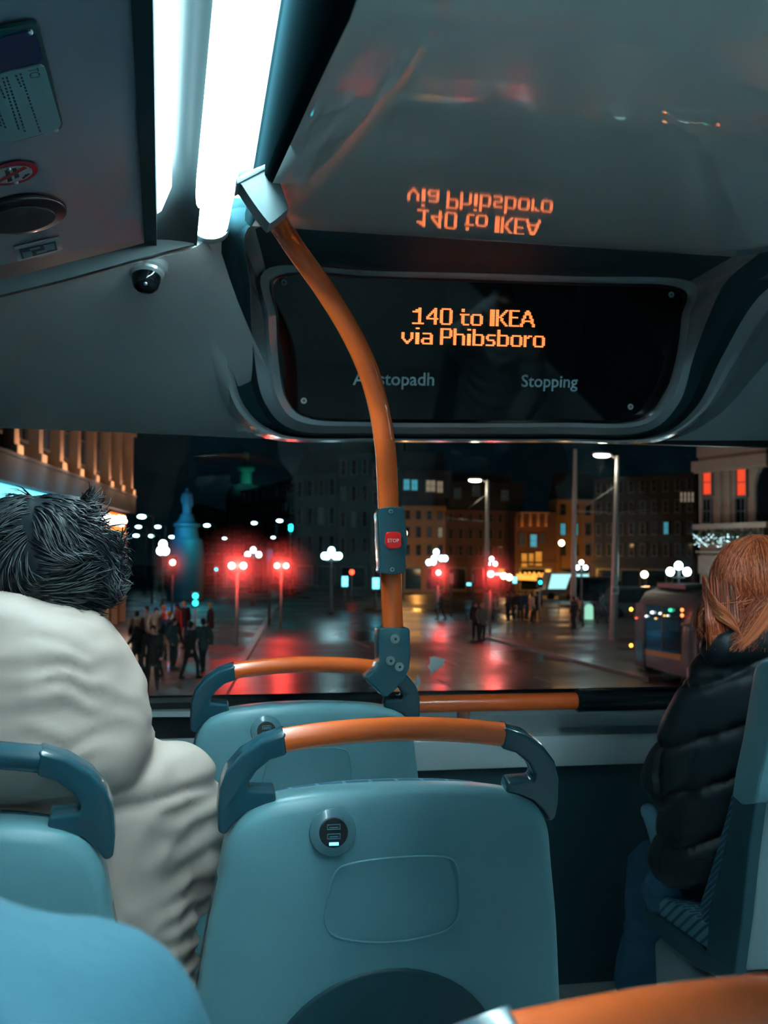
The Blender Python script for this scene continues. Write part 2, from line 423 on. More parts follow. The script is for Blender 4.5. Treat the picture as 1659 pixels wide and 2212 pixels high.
o = link('housing', autos(fixn(mesh('housing', b.v, b.f, b.mats, b.m)), 50), sign); lab(o, 'grey rounded surround with a dark recessed band')
b = MB(M['blackglass']); b.cap([p+SN*.004 for p in G_]); me = b.me(smooth=False)
lab(link('glass', me, sign), 'black glossy glass')
# LED text
GL = {
'1': ["....XX..","..XXXX..","XXXXXX..","....XX..","....XX..","....XX..","....XX..","....XX..","....XX..","XXXXXXXX"],
'4': [".....XX.","....XXX.","...XXXX.","..XX.XX.",".XX..XX.","XX...XX.","XXXXXXXX",".....XX.",".....XX.",".....XX."],
'0': [".XXXXXX.","XX....XX","XX....XX","XX....XX","XX....XX","XX....XX","XX....XX","XX....XX","XX....XX",".XXXXXX."],
't': [".XX...",".XX...","......","XXXXXX",".XX...",".XX...",".XX...",".XX...",".XX...","..XXXX"],
'o': ["........","........","........",".XXXXXX.","XX....XX","XX....XX","XX....XX","XX....XX","XX....XX",".XXXXXX."],
'I': ["XXX"]*10,
'K': ["XX....XX","XX...XX.","XX..XX..","XX.XX...","XXXX....","XX.XX...","XX.XX...","XX..XX..","XX...XX.","XX....XX"],
'E': ["XXXXXXX","XX.....","XX.....","XX.....","XXXXXX.","XX.....","XX.....","XX.....","XX.....","XXXXXXX"],
'A': ["....XX....","...XXXX...","...XXXX...","..XX..XX..","..XX..XX..",".XX....XX.",".XXXXXXXX.",".XX....XX.","XX......XX","XX......XX"],
'v': ["........","........","........","XX....XX","XX....XX","XX....XX","XX....XX",".XX..XX.","..XXXX..","...XX..."],
'i': ["XXX","...","...","XXX","XXX","XXX","XXX","XXX","XXX","XXX"],
'a': ["........","........","........",".XXXXXX.","......XX","......XX",".XXXXXXX","XX....XX","XX....XX",".XXXXXXX"],
'P': ["XXXXXXX.","XX....XX","XX....XX","XX....XX","XX....XX","XXXXXXX.","XX......","XX......","XX......","XX......"],
'h': ["XX......","XX......","XX......","XXXXXXX.","XX....XX","XX....XX","XX....XX","XX....XX","XX....XX","XX....XX"],
'b': ["XX......","XX......","XX......","XXXXXXX.","XX....XX","XX....XX","XX....XX","XX....XX","XX....XX","XXXXXXX."],
's': [".......",".......",".......",".XXXXXX","XX.....","XX.....",".XXXXX.",".....XX",".....XX","XXXXXX."],
'r': ["......","......","......","XX.XXX","XXXX..","XX....","XX....","XX....","XX....","XX...."]}
r1 = [('1',235,350),('4',375,492),('0',510,632),('t',708,800),('o',815,935),('I',1008,1052),('K',1066,1185),('E',1198,1300),('A',1308,1455)]
r2 = [('v',127,243),('i',266,302),('a',322,437),('P',512,630),('h',644,758),('i',780,815),('b',834,948),('s',968,1062),('b',1080,1195),('o',1212,1328),('r',1344,1424),('o',1437,1553)]
for nm, row, t0, lb in (('led_text', r1, 58, 'amber dots reading 140 to IKEA'), ('led_text', r2, 257, 'amber dots reading via Phibsboro')):
    b = MB(M['led'])
    for ch, u0, u1 in row:
        g = GL[ch]; w = len(g[0])
        for j, line in enumerate(g):
            for i, c in enumerate(line):
                if c != 'X': continue
                u = u0+6+(u1-u0-12)*(i/(w-1)) - (j-5)*.6; v = t0+.027*u+8+j*16.6
                p = SG(840+u/4.608, 650+v/4.608, .010)
                r = .0020; b.add([p+V((r*math.cos(a), 0, r*math.sin(a))) for a in [PI/3*q for q in range(6)]]+[p+V((0, -.0012, 0))], [(6, q, (q+1) % 6) for q in range(6)])
    lab(link(nm, b.me(fix=False), sign), lb)
def flatmap(px, py, Y, slope):
    o = PY(px, py, Y); ex = (PY(px+20, py+20*slope, Y)-o).normalized(); ez = V((0, 0, 1))
    return lambda x, y: o+ex*x+ez*y
def signmap(px, py, slope):
    o = SG(px, py, .007); ex = (SG(px+20, py+20*slope, .007)-o).normalized(); ez = ex.cross(SN).normalized(); ez = ez if ez.z > 0 else -ez
    return lambda x, y: o+ex*x+ez*y
lab(link('lettering', text('Ag stopadh', .051, M['letter'], signmap(852, 820, .01), bold=.012), sign), 'grey words Ag stopadh')
lab(link('lettering', text('Stopping', .049, M['letter'], signmap(1187, 825, .015), bold=.012), sign), 'grey word Stopping')
for x, y in ((613, 611), (1449, 637), (656, 866), (1361, 879)):
    b = MB(M['steel'], M['black']); p = SG(x, y, .006)
    b.cyl(p, p+V((0, -.005, 0)), .0085, 14); b.box(p+V((0, -.0052, 0)), (.009, .001, .0022), 1); b.box(p+V((0, -.0052, 0)), (.0022, .001, .009), 1)
    link('screw', b.me(smooth=False), sign)

# ------------------------------------------------------------------ front dome panels either side of the display, down to the windscreen
def domepanel(name, top, bot, flip=False, bulge=.10):
    n = 6; T = cr([PY(*p) for p in top], n); B = cr([PY(*p) for p in bot], n); rows = []
    for j in range(13):
        t = j/12; rows.append([a*(1-t)+c*t+V((0, -bulge*math.sin(PI*t)*.6+.18*math.sin(PI*t)*(1-t), 0)) for a, c in zip(T, B)])
    b = MB(M['dome']); b.grid(rows); me = bake(b.me(fix=False), [('SOLIDIFY', dict(thickness=.01, offset=-1 if not flip else 1))])
    return struct(name, autos(me, 60))
domepanel('wall_front_left', [(-230, 700, 2.36), (0, 634, 2.36), (150, 596, 2.36), (300, 556, 2.36), (420, 524, 2.36), (452, 480, 2.34)],
          [(-230, 905, 3.42), (0, 917, 3.42), (150, 923, 3.42), (300, 929, 3.42), (500, 938, 3.42), (640, 944, 3.42)])
domepanel('wall_front_right', [(2100, 440, 2.34), (1900, 430, 2.34), (1780, 520, 2.5), (1740, 600, 2.6)],
          [(2100, 946, 3.42), (1800, 946, 3.42), (1600, 946, 3.42), (1430, 946, 3.42)], True, 0)
# vertical corner trim left of the display
b = MB(M['dome']); L0 = cr([PY(x, y, Y) for x, y, Y in ((404, 512, 2.37), (408, 620, 2.55), (430, 740, 2.85), (466, 860, 3.2), (510, 932, 3.37))], 6)
L1 = cr([PY(x, y, Y) for x, y, Y in ((480, 470, 2.30), (478, 620, 2.58), (486, 760, 2.88), (520, 886, 3.05), (600, 944, 3.2))], 6)
b.grid([L0, [a*.8+c*.2+V((0, -.03, 0)) for a, c in zip(L0, L1)], [a*.5+c*.5+V((0, -.04, 0)) for a, c in zip(L0, L1)], L1])
struct('trim_9', b.me(fix=False))

# ------------------------------------------------------------------ windscreen, gasket, sill and lower front panel
W0 = 3.46; W1 = 3.72
wz0, wz1 = .93, 1.83
b = MB(M['glass']); b.quadbox([(XL-.05, W1, wz0-.05), (XR+.05, W1, wz0-.05), (XR+.05, W0, wz1+.05), (XL-.05, W0, wz1+.05)], .006)
windscreen = struct('window_3', b.me(smooth=False))
b = MB(M['black'])
b.quadbox([(XL-.06, W0-.01, 1.80), (XR+.06, W0-.01, 1.80), (XR+.06, W0-.02, 1.98), (XL-.06, W0-.02, 1.98)], .05)
b.quadbox([(XL-.06, W1-.01, .90), (XR+.06, W1-.01, .90), (XR+.06, W1-.03, .955), (XL-.06, W1-.03, .955)], .05)
for x in (XL-.0, XR+.0): b.quadbox([(x-.05, W1, .9), (x+.05, W1, .9), (x+.05, W0, 1.9), (x-.05, W0, 1.9)], .06)
struct('trim_10', b.me(smooth=False))
pr = [(3.72, .925), (3.60, .925), (3.56, .915), (3.54, .90), (3.545, .855), (3.53, .845), (3.50, .835), (3.495, .825), (3.50, .745), (3.505, .735), (3.62, .735)]
b = MB(M['sill']); b.grid([[V((x, y, z)) for x in (XL, 0, .6, 1.2, XR)] for y, z in pr])
struct('trim_11', autos(b.me(fix=False), 35))
b = MB(M['lower'], M['black']); b.box((XC, 3.60, .37), (XR-XL+.1, .06, .745)); b.box((XC, 3.55, .735), (XR-XL+.1, .06, .008), 1)
struct('wall_front', b.me(smooth=False))
# thin metal ledge at lower left of the windscreen
b = MB(M['sill'], M['black']); b.quadbox([PY(200, 1537, 3.5), PY(440, 1536, 3.5), PY(440, 1548, 3.5), PY(200, 1549, 3.5)], .01)
b.box((.0, 3.56, .885), (1.2, .04, .07), 1)
struct('trim_12', b.me(smooth=False))

# rail under the windscreen
t = thing('front_rail', PY(1060, 1600, 3.42), 'orange handrail with a black sleeve running below the windscreen', 'handrail')
a = PY(845, 1522, 3.40); m_ = PY(1246, 1514, 3.40); e = PY(2000, 1498, 3.40)
b = MB(M['orange']); b.tube([a, a*.5+m_*.5, m_], .0272, 20); b.tube([PY(1001, 1525, 3.40), PY(1001, 1560, 3.52)], .021, 14); b.tube([PY(862, 1525, 3.40), PY(862, 1566, 3.52)], .021, 14); b.ball(a, .0272, nu=16, nv=10); lab(b.build('rail', t, True), 'orange tube')
b = MB(M['blackgloss']); b.tube([m_-(m_-a).normalized()*.004, m_+(e-m_).normalized()*.004, m_+(e-m_).normalized()*.012, e], [.030, .037, .036, .036], 20); lab(b.build('sleeve', t, True), 'black sleeve')

# pale ragged flat patches on the windscreen
npl = V((0, (wz1-wz0+.1), (W1-W0))).normalized(); p0 = V((0, W1, wz0-.05))
M['pale_flat'] = mat('pale_matte', (.85, .95, .95), .8, bump=(400, .2))
for poly, lb in (([(926,1419),(938,1418),(950,1421),(961,1424),(956,1432),(960,1436),(950,1441),(946,1446),(938,1449),(934,1455),(928,1458),(929,1448),(924,1440),(928,1432)], 'larger pale ragged patch low on the windscreen right of the pole'),
                 ([(901,1457),(906,1468),(907,1476),(900,1486),(890,1490),(880,1493),(874,1492),(884,1484),(892,1478),(897,1468)], 'smaller pale ragged patch beside the pole clamp')):
    me = prism([PP(x, y, p0, npl)+V((0, -.006, 0)) for x, y in poly], npl, .0008, M['pale_flat'], bevel=0)
    tag(base(link('pale_patch', me)), lb, 'ragged_patch', 'pale ragged patches on the windscreen')

# ================================================================== POLE with stop button and clamp
YP = 2.2
pole = thing('grab_pole', PY(845, 1495, YP), 'orange curved grab pole with a red stop button rising from the front seat', 'pole')
pp = cr([PY(x, y, Y) for x, y, Y in ((584, 448, 1.73), (597, 472, 1.86), (616, 503, 2.02), (640, 540, 2.11), (697, 620, 2.16), (752, 708, 2.18), (793, 795, 2.19), (818, 880, 2.20), (832, 965, 2.19), (837, 1050, YP), (841, 1150, YP), (845, 1260, YP), (849, 1375, YP))], 8)
b = MB(M['orange']); b.tube(pp, [.0190+.0022*min(1, i/40) for i in range(len(pp))], 24); lab(b.build('tube', pole, True), 'orange tube')
pts = [(510, 396), (575, 366), (590, 380), (618, 455), (612, 468), (584, 491), (574, 488), (545, 450), (520, 412)]
me = prism(cr([PY(x, y, 1.71) for x, y in pts], 3, True), (0, 1, 0), .052, M['socketgrey'], bevel=.018, seg=4); lab(link('ceiling_socket', me, pole), 'pale grey tapered socket')
b = MB(M['socketgrey']); b.quadbox([PY(507, 398, 1.71), PY(578, 364, 1.71), PY(579, 375, 1.71), PY(509, 412, 1.71)], .06); b.build('socket_flange', pole, bevel=.002)
# stop button unit
pts = [(816, 1099), (864, 1097), (868, 1106), (869, 1125), (873, 1150), (874, 1180), (870, 1205), (868, 1238), (819, 1238), (818, 1225), (815, 1180), (814, 1130)]
me = prism(cr([PY(x, y, YP-.018) for x, y in pts], 2, True), (0, 1, 0), .05, M['joint'], bevel=.008, seg=4); bu = lab(link('button_housing', me, pole), 'slate grey housing')
b = MB(M['joint']); 
for q in ((834, 1102, 838, 1150), (866, 1104, 858, 1150)):
    b.tube(cr([PY(q[0], q[1], YP-.0445), PY((q[0]+q[2])/2+2, (q[1]+q[3])/2, YP-.047), PY(q[2], q[3], YP-.045)], 4), .0012, 6)
link('housing_ridge', b.me(), bu, True) if False else None
pts = [(833, 1152), (838, 1149), (860, 1149), (865, 1153), (866, 1179), (861, 1184), (843, 1185), (838, 1183), (832, 1174)]
M['red'] = mat('red_button', (.62, .012, .008), .3, coat=.4, emit=(.8, .01, .005), es=.12)
me = prism([PY(x, y, YP-.049) for x, y in pts], (0, 1, 0), .016, M['red'], bevel=.003); rb = lab(link('stop_button', me, pole), 'red push button')
M['wht'] = mat('white_print', (.75, .78, .78), .5)
tm = text('STOP', .0098, M['wht'], flatmap(849.5, 1168, YP-.0580, 0), bold=.02)
tm.transform(Matrix.Translation(-wloc(rb))); o = bpy.data.objects.new('lettering', tm); COL.objects.link(o); o.parent = rb; o['label'] = 'white word STOP'
for x, y in ((844, 1105), (847, 1230)):
    b = MB(M['steel'], M['black']); p = PY(x, y, YP-.0435); b.cyl(p, p+V((0, -.003, 0)), .0045, 12); b.box(p+V((0, -.0032, 0)), (.006, .0008, .0014), 1); b.box(p+V((0, -.0032, 0)), (.0014, .0008, .006), 1); link('screw', b.me(smooth=False), pole)
# clamp
pts = [(815, 1357), (826, 1354), (862, 1355), (876, 1354), (879, 1360), (880, 1412), (878, 1440), (868, 1466), (850, 1484), (832, 1500), (822, 1501), (806, 1484), (787, 1467), (786, 1460), (806, 1444), (814, 1430), (813, 1400)]
me = prism([PY(x, y, YP-.005) for x, y in pts], (0, 1, 0), .058, M['joint'], bevel=.007, seg=4); lab(link('clamp', me, pole), 'slate grey clamp joint')
for x, y in ((853, 1380), (843, 1427), (862, 1440)):
    b = MB(M['steel'], M['black']); p = PY(x, y, YP-.034); b.cyl(p, p+V((0, -.004, 0)), .0090, 20); b.cyl(p+V((0, -.0041, 0)), p+V((0, -.0075, 0)), .0068, 16); b.cyl(p+V((0, -.0076, 0)), p+V((0, -.0079, 0)), .003, 6, 1); b.build('bolt', pole, True)

# ================================================================== CEILING FITTINGS
# CCTV dome on the front dome panel
t = thing('camera_dome', PY(318, 640, 2.50), 'small silver ringed security camera dome on the sloping front panel', 'camera')
c0 = PY(317, 590, 2.395); ax = V((-.05, -.35, -1)).normalized(); 
def rings(c, ax, prof, m, n=32):
    b = MB(m); a = ax.cross(V((0, 1, 0))).normalized(); d = ax.cross(a); rows = []
    for r, h in prof: rows.append([c+ax*h+a*r*math.cos(2*PI*k/n)+d*r*math.sin(2*PI*k/n) for k in range(n)])
    b.grid(rows, 0, True); b.cap(rows[-1]); b.cap(rows[0]); return autos(b.me(), 35)
M['alu'] = mat('brushed_silver', (.45, .55, .56), .28, metal=.7)
lab(link('ring', rings(c0, ax, [(.043, -.03), (.043, -.004), (.037, .000), (.036, .006), (.031, .011), (.029, .012)], M['alu']), t), 'silver mounting ring')
lab(link('lens_dome', rings(c0, ax, [(.031, .010), (.030, .020), (.026, .034), (.017, .042), (.004, .046)], M['blackglass']), t), 'dark glossy half dome')
b = MB(M['alu']); b.ball(c0+ax*.030+V((0, -.018, 0)), .006); link('lens', b.me(), t)
# items on the left coving (plane through three points)
cA, cB, cC = V((-.022, 0, 2.078)), V((-.022, 1, 2.078)), V((-.34, 0, 2.0)); cn = (cB-cA).cross(cC-cA).normalized()
if cn.z > 0: cn = -cn
def CP(px, py, d=.0): return PP(px, py, cA, cn)+cn*(.0+d)
def plate(pts, m, th, d, bevel=0.0008): return prism([CP(x, y, d) for x, y in pts], cn, th, m, bevel=bevel)
M['greenf'] = mat('dark_green_frame', (.01, .09, .09), .3, coat=.4); M['navy'] = mat('navy_print', (.0, .035, .12), .4); M['card'] = mat('pale_card', (.20, .42, .46), .5)
M['ink'] = mat('ink', (.03, .09, .12), .6); M['signred'] = mat('sign_red', (.38, .01, .035), .4); M['signw'] = mat('sign_white', (.42, .52, .56), .45)
t = thing('notice_frame', CP(60, 180), 'green framed notice with a navy panel and pale text card on the sloping panel', 'notice')
link('frame', plate([(-140, 92), (-20, 58), (60, 42), (76, 44), (86, 56), (134, 258), (132, 268), (120, 276), (-30, 312), (-110, 330)], M['greenf'], .006, .003), t)
link('navy_panel', plate([(-130, 108), (20, 62), (62, 52), (72, 56), (78, 70), (89, 108), (84, 118), (20, 136), (-110, 166)], M['navy'], .002, .0075, 0), t)
cdp = link('text_card', plate([(-105, 184), (20, 140), (84, 127), (92, 131), (97, 142), (129, 255), (122, 268), (6, 299), (-80, 320)], M['card'], .002, .0075, 0), t)
e1 = (CP(128, 240, 0)-CP(98, 130, 0)).normalized(); e2 = -(cn.cross(e1))
if (CP(20, 150)-CP(90, 140)).dot(e2) > 0: e2 = -e2
def cmap(px, py, d=.0092):
    o = CP(px, py, d); return lambda x, y: o+e1*x+e2*y
def cardtext(s, h, px, py, al='CENTER'):
    link('printed_text', text(s, h, M['ink'], cmap(px, py), align=al), t)
cardtext('TCI', .019, 69, 143)
b = MB(M['ink']); rnd = random.Random(3)
for (x0, y0, x1, y1) in ((40, 143, 84, 273), (30, 146, 44, 176), (10, 150, 52, 274), (2, 152, 38, 268), (-9, 160, 8, 200), (-6, 225, 10, 266), (-24, 165, 0, 262)):
    n = int(abs(y1-y0)/7)
    for k in range(n):
        f0 = (k+.1)/n; f1 = (k+.62+.3*rnd.random())/n
        p = CP(x0+(x1-x0)*f0, y0+(y1-y0)*f0, .0090); q = CP(x0+(x1-x0)*f1, y0+(y1-y0)*f1, .0090); w = e2*.0013
        b.add([p-w, q-w, q+w, p+w], [(0, 1, 2, 3)])
lab(link('small_print', b.me(smooth=False), t), 'rows of blurred small print')
for x, y in ((61, 56), (118, 270)):
    b = MB(M['alu']); b.ball(CP(x, y, .007), .0042); link('fixing', b.me(), t)
def ell(cx, cy, rx, ry, d, tilt=-.14, n=36): return [(cx+rx*math.cos(a)*1, cy+ry*math.sin(a)+tilt*rx*math.cos(a)) for a in [2*PI*k/n for k in range(n)]]
t = thing('warning_sign', CP(22, 372), 'round red and white no drinks warning sign on the sloping panel', 'sign')
lab(link('rim', plate(ell(22, 372, 59, 24, 0), M['signred'], .002, .002, .0006), t), 'red ring')
link('face', plate(ell(22, 372, 47, 17, 0), M['signw'], .001, .0038, 0), t)
b = MB(M['ink'], M['signred'])
for q in ([(8, 362), (18, 360), (26, 384), (16, 388)], [(24, 358), (33, 356), (41, 376), (31, 380)]): b.add([CP(x, y, .0046) for x, y in q], [(0, 1, 2, 3)])
for q in ([(46, 378), (60, 368), (62, 371), (49, 381)], [(52, 371), (64, 369), (64, 371), (52, 374)]): b.add([CP(x, y, .0046) for x, y in q], [(0, 1, 2, 3)])
link('pictogram', b.me(smooth=False), t)
b = MB(M['signred']); b.add([CP(x, y, .0052) for x, y in [(-18, 390), (-10, 392), (58, 356), (50, 352)]], [(0, 1, 2, 3)]); lab(link('bar', b.me(smooth=False), t), 'red diagonal bar')
for x, y in ((17, 358), (33, 388)):
    b = MB(M['alu']); b.ball(CP(x, y, .005), .0038); link('fixing', b.me(), t)
t = thing('loudspeaker', CP(50, 455), 'black oval loudspeaker set into the sloping panel below the round sign', 'loudspeaker')
M['blk2'] = mat('speaker_black', (.004, .012, .017), .3, coat=.3)
lab(link('rim', plate(ell(48, 457, 95, 38, 0, -.1), M['blk2'], .010, .005, .003), t), 'black rim')
M['mesh'] = mat('speaker_mesh', (.003, .008, .012), .7, bump=(2500, .6))
link('grille', plate(ell(35, 461, 82, 27, 0, -.1), M['mesh'], .004, .0115, .001), t)
t = thing('exit_sign', CP(80, 536), 'small framed pictogram plate beneath the loudspeaker', 'sign')
link('frame', plate([(28, 532), (128, 508), (134, 534), (38, 560)], M['signw'], .004, .003), t)
lab(link('face', plate([(40, 533), (118, 515), (123, 533), (46, 553)], M['ink'], .001, .0062, 0), t), 'dark face')
b = MB(M['card'])
for q in ([(46, 538), (66, 534), (70, 546), (50, 550)], [(62, 530), (84, 525), (85, 529), (64, 534)], [(76, 536), (98, 531), (100, 536), (78, 541)], [(92, 522), (114, 517), (117, 530), (96, 535)]): b.add([CP(x, y, .0072) for x, y in q], [(0, 1, 2, 3)])
link('pictogram', b.me(smooth=False), t)

# ================================================================== SEATS (local coordinates: x centred, z up from floor, rear face towards -y)
TH = .24
def sy(z): return (1.2-z)*TH           # recline: the back leans away from the legs towards the rear at its top
def S3(u, v, d): return V((u, sy(v)+d, v))
half = [(0, 1.102), (.08, 1.100), (.145, 1.094), (.186, 1.084), (.212, 1.066), (.228, 1.035), (.238, .98), (.252, .90), (.268, .78), (.286, .64), (.296, .52), (.296, .42), (.275, .37), (.20, .352), (.10, .350)]
outl = [(x, z) for x, z in half]+[(0, .35)]+[(-x, z) for x, z in half[::-1][:-1]]
outl = [(p.x, p.z) for p in cr([(x, 0, z) for x, z in outl], 4, True)]
SEATC = (0, .74)
def make_seat(label, loc, grip=True):
    t = thing('bus_seat', loc, label, 'bus seat')
    prof = [(.90, .075), (.97, .07), (1.0, .055), (1.0, .022), (.994, .008), (.975, -.001), (.94, -.007), (.88, -.012), (.75, -.019), (.55, -.026), (.35, -.030), (.15, -.032)]
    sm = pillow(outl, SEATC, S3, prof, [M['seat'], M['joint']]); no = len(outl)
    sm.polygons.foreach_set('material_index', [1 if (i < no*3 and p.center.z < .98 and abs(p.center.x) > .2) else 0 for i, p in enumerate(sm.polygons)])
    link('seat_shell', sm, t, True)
    # dark lower roundel of the shell
    ro = [(0+.172*math.cos(a), .678+.172*math.sin(a)) for a in [2*PI*k/48 for k in range(48)]]
    lab(link('rear_recess', pillow(ro, (0, .678), S3, [(1, -.022), (1, -.033), (.97, -.0345), (.5, -.034)], M['lower']), t, True), 'dark round panel low on the shell')
    # embossed outline
    em = cr([S3(x, z, -.0315 if abs(x) < .07 else -.0295) for x, z in ((0, 1.012), (.06, 1.010), (.083, .998), (.091, .960), (.093, .925), (.080, .902), (.04, .892), (0, .889), (-.04, .892), (-.080, .902), (-.095, .925), (-.092, .960), (-.083, .995), (-.06, 1.007))], 5, True)
    b = MB(M['seat']); b.tube(em+[em[0]], .0017, 6, caps=False); link('embossed_outline', b.me(), t, True)
    # front cushion
    fo = [(x*.9, (z-.74)*.93+.76) for x, z in outl]
    lab(link('backrest_cushion', pillow(fo, (0, .76), S3, [(.98, .068), (1.0, .075), (1.0, .10), (.96, .118), (.85, .128), (.5, .130)], M['fabric']), t, True), 'dark patterned fabric backrest')
    # seat cushion and base
    b = MB(M['fabric']); rows = []
    for y, z0, z1, w in ((.20, .40, .47, .205), (.25, .39, .485, .215), (.40, .39, .49, .22), (.58, .39, .495, .22), (.655, .39, .485, .215), (.675, .41, .46, .205)):
        sec = [(-w, z0), (-w, z0+.03), (-w+.006, z1-.02), (-w+.03, z1), (0, z1+.002), (w-.03, z1), (w-.006, z1-.02), (w, z0+.03), (w, z0)]
        rows.append([V((x, y, z)) for x, z in sec])
    b.grid(rows, 0, True); b.cap(rows[0]); b.cap(rows[-1]); lab(link('seat_cushion', b.me(), t, True), 'dark patterned fabric seat')
    b = MB(M['lower']); b.box((0, .43, .365), (.45, .50, .05)); b.box((0, .40, .30), (.36, .40, .09)); b.build('seat_pan', t, local=True, bevel=.01)
    b = MB(M['grey']); b.box((0, .40, .145), (.20, .34, .29)); lab(b.build('pedestal', t, local=True, bevel=.02), 'pale grey pedestal')
    # handle: orange grip between two dark corner pieces
    q = [(x*1.06, z) for x, z in [(-.226, 1.050), (-.228, 1.075), (-.226, 1.110), (-.218, 1.135), (-.200, 1.158), (-.175, 1.176), (-.144, 1.187), (-.142, 1.156), (-.163, 1.149), (-.180, 1.134), (-.190, 1.117), (-.188, 1.108), (-.155, 1.106), (-.153, 1.090), (-.170, 1.086), (-.190, 1.078), (-.205, 1.064), (-.217, 1.046)]]
    for s in (-1, 1):
        me = prism([V((s*-x, sy(z)+.028, z)) for x, z in q], (0, 1, TH), .033, M['handle'], bevel=.0105, seg=5); link('handle_corner', me, t, True)
    g = [V((x, sy(1.18)+.028, 1.1715+.011*(1-(x/.154)**2))) for x in [-.154+.308*i/20 for i in range(21)]]
    b = MB(M['orange'] if grip else M['handle']); b.tube(g, .0168, 20); lab(link('grip', autos(b.me()), t, True), 'orange grip' if grip else 'dark teal grip')
    # USB socket
    uc = V((-.088, sy(1.048)-.013, 1.048)); ax = V((0, -1, TH*.6)).normalized()
    us = lab(link('usb_socket', rings(uc, ax, [(.032, -.004), (.032, .004), (.031, .0065), (.021, .0115), (.0205, .0115)], M['ring']), t, True), 'round socket with two ports')
    lab(link('port_face', rings(uc, ax, [(.0203, .009), (.0195, .0125), (.0185, .0127)], M['socket']), us, True), 'black port face')
    b = MB(M['ring']); f = uc+ax*.0128
    for dz in (.0075, -.0045):
        for w, h, ox, oz in ((.017, .0012, 0, .003), (.017, .0012, 0, -.003), (.0012, .0072, .0085, 0), (.0012, .0072, -.0085, 0), (.012, .0016, 0, -.0005)):
            b.box(f+V((ox, (dz+oz)*TH*.6-.0004, dz+oz)), (w, .0014, h))
    link('ports', b.me(smooth=False), us, True)
    b = MB(M['blue']); b.box(f+V((0, -.0142*TH*.6-.0006, -.0142)), (.0125, .0018, .0036)); lab(link('indicator', b.me(smooth=False), us, True), 'blue glowing light')
    return t
def copy_seat(src, label, loc, grip=True, group=None):
    def cp(o, par):
        c = o.copy(); COL.objects.link(c)
        if par: c.parent = par
        return c
    r = cp(src, None); r.location = loc; r['label'] = label
    for ch in list(src.children):
        c = cp(ch, r)
        for g in list(ch.children): cp(g, c)
        if ch.name.startswith('grip') and not grip:
            c.data = ch.data.copy(); c.data.materials[0] = M['handle']; c['label'] = 'dark teal grip'
    return r
seat0 = make_seat('bus seat with orange grip in the middle, its whole back and round socket in view', (.320, 1.48, 0))
seat_f = copy_seat(seat0, 'front row bus seat behind the middle one, clamped to the orange pole', (.304, 2.28, .013))
seat_l = copy_seat(seat0, 'left bus seat with dark teal grip, directly behind the beige coat', (-.292, 1.36, .005), False)
for ch in list(seat_l.children):
    if ch.name.startswith(('usb', 'embossed')):
        for g in list(ch.children): bpy.data.objects.remove(g)
        bpy.data.objects.remove(ch)
seat_n = copy_seat(seat0, 'nearest bus seat at bottom right, only its blurred orange grip in view', (.353, .575, -.024))
for s in (seat0, seat_f, seat_l, seat_n): s['group'] = 'bus seats'
# ================================================================== THE STREET OUTSIDE
def wet(name, col, r0, r1, sc, bumpst, tile=None):
    m = mat(name, col, .2); nt = m.node_tree; b = nt.nodes['Principled BSDF']; tc = nt.nodes.new('ShaderNodeTexCoord')
    n = nt.nodes.new('ShaderNodeTexNoise'); n.inputs['Scale'].default_value = sc; n.inputs['Detail'].default_value = 5
    mr = nt.nodes.new('ShaderNodeMapRange'); mr.inputs['From Min'].default_value = .38; mr.inputs['From Max'].default_value = .62; mr.inputs['To Min'].default_value = r0; mr.inputs['To Max'].default_value = r1
    nt.links.new(tc.outputs['Object'], n.inputs['Vector']); nt.links.new(n.outputs['Fac'], mr.inputs['Value']); nt.links.new(mr.outputs[0], b.inputs['Roughness'])
    n2 = nt.nodes.new('ShaderNodeTexNoise'); n2.inputs['Scale'].default_value = 6; n2.inputs['Detail'].default_value = 6
    bp = nt.nodes.new('ShaderNodeBump'); bp.inputs['Strength'].default_value = bumpst; bp.inputs['Distance'].default_value = .02
    nt.links.new(tc.outputs['Object'], n2.inputs['Vector'])
    if tile:
        br = nt.nodes.new('ShaderNodeTexBrick'); br.inputs['Scale'].default_value = tile; br.inputs['Color1'].default_value = (*col, 1); br.inputs['Color2'].default_value = (*[c*.7 for c in col], 1); br.inputs['Mortar'].default_value = (*[c*.2 for c in col], 1)
        nt.links.new(tc.outputs['Object'], br.inputs['Vector']); nt.links.new(br.outputs['Color'], b.inputs['Base Color'])
        ad = nt.nodes.new('ShaderNodeMath'); ad.operation = 'SUBTRACT'; nt.links.new(n2.outputs['Fac'], ad.inputs[0]); nt.links.new(br.outputs['Fac'], ad.inputs[1]); nt.links.new(ad.outputs[0], bp.inputs['Height'])
    else: nt.links.new(n2.outputs['Fac'], bp.inputs['Height'])
    nt.links.new(bp.outputs['Normal'], b.inputs['Normal']); return m
M['road'] = wet('wet_asphalt', (.015, .012, .013), .24, .5, .12, .2)
M['pave'] = wet('wet_paving', (.085, .064, .058), .28, .55, .3, .35, .9)
M['kerb'] = mat('granite_kerb', (.16, .15, .15), .35, var=(2, .3))
M['paint'] = mat('road_paint', (.34, .36, .37), .5, var=(6, .3))
def poly(name, pts, z0, z1, m, kind='structure'):
    k = len(pts); vs = [V((p[0], p[1], z0)) for p in pts]+[V((p[0], p[1], z1)) for p in pts]
    fs = [tuple(range(k))[::-1], tuple(range(k, 2*k))]+[(i, (i+1) % k, k+(i+1) % k, k+i) for i in range(k)]
    o = link(name, fixn(mesh(name, vs, fs, m, smooth=False))); o['kind'] = kind; return o
U = V((.128, .9918, 0)); N_ = V((.9918, -.128, 0))      # along the street, across it to the right
poly('road', [(-120, -10), (190, -10), (190, 420), (-120, 420)], STREET-.3, STREET, M['road'])
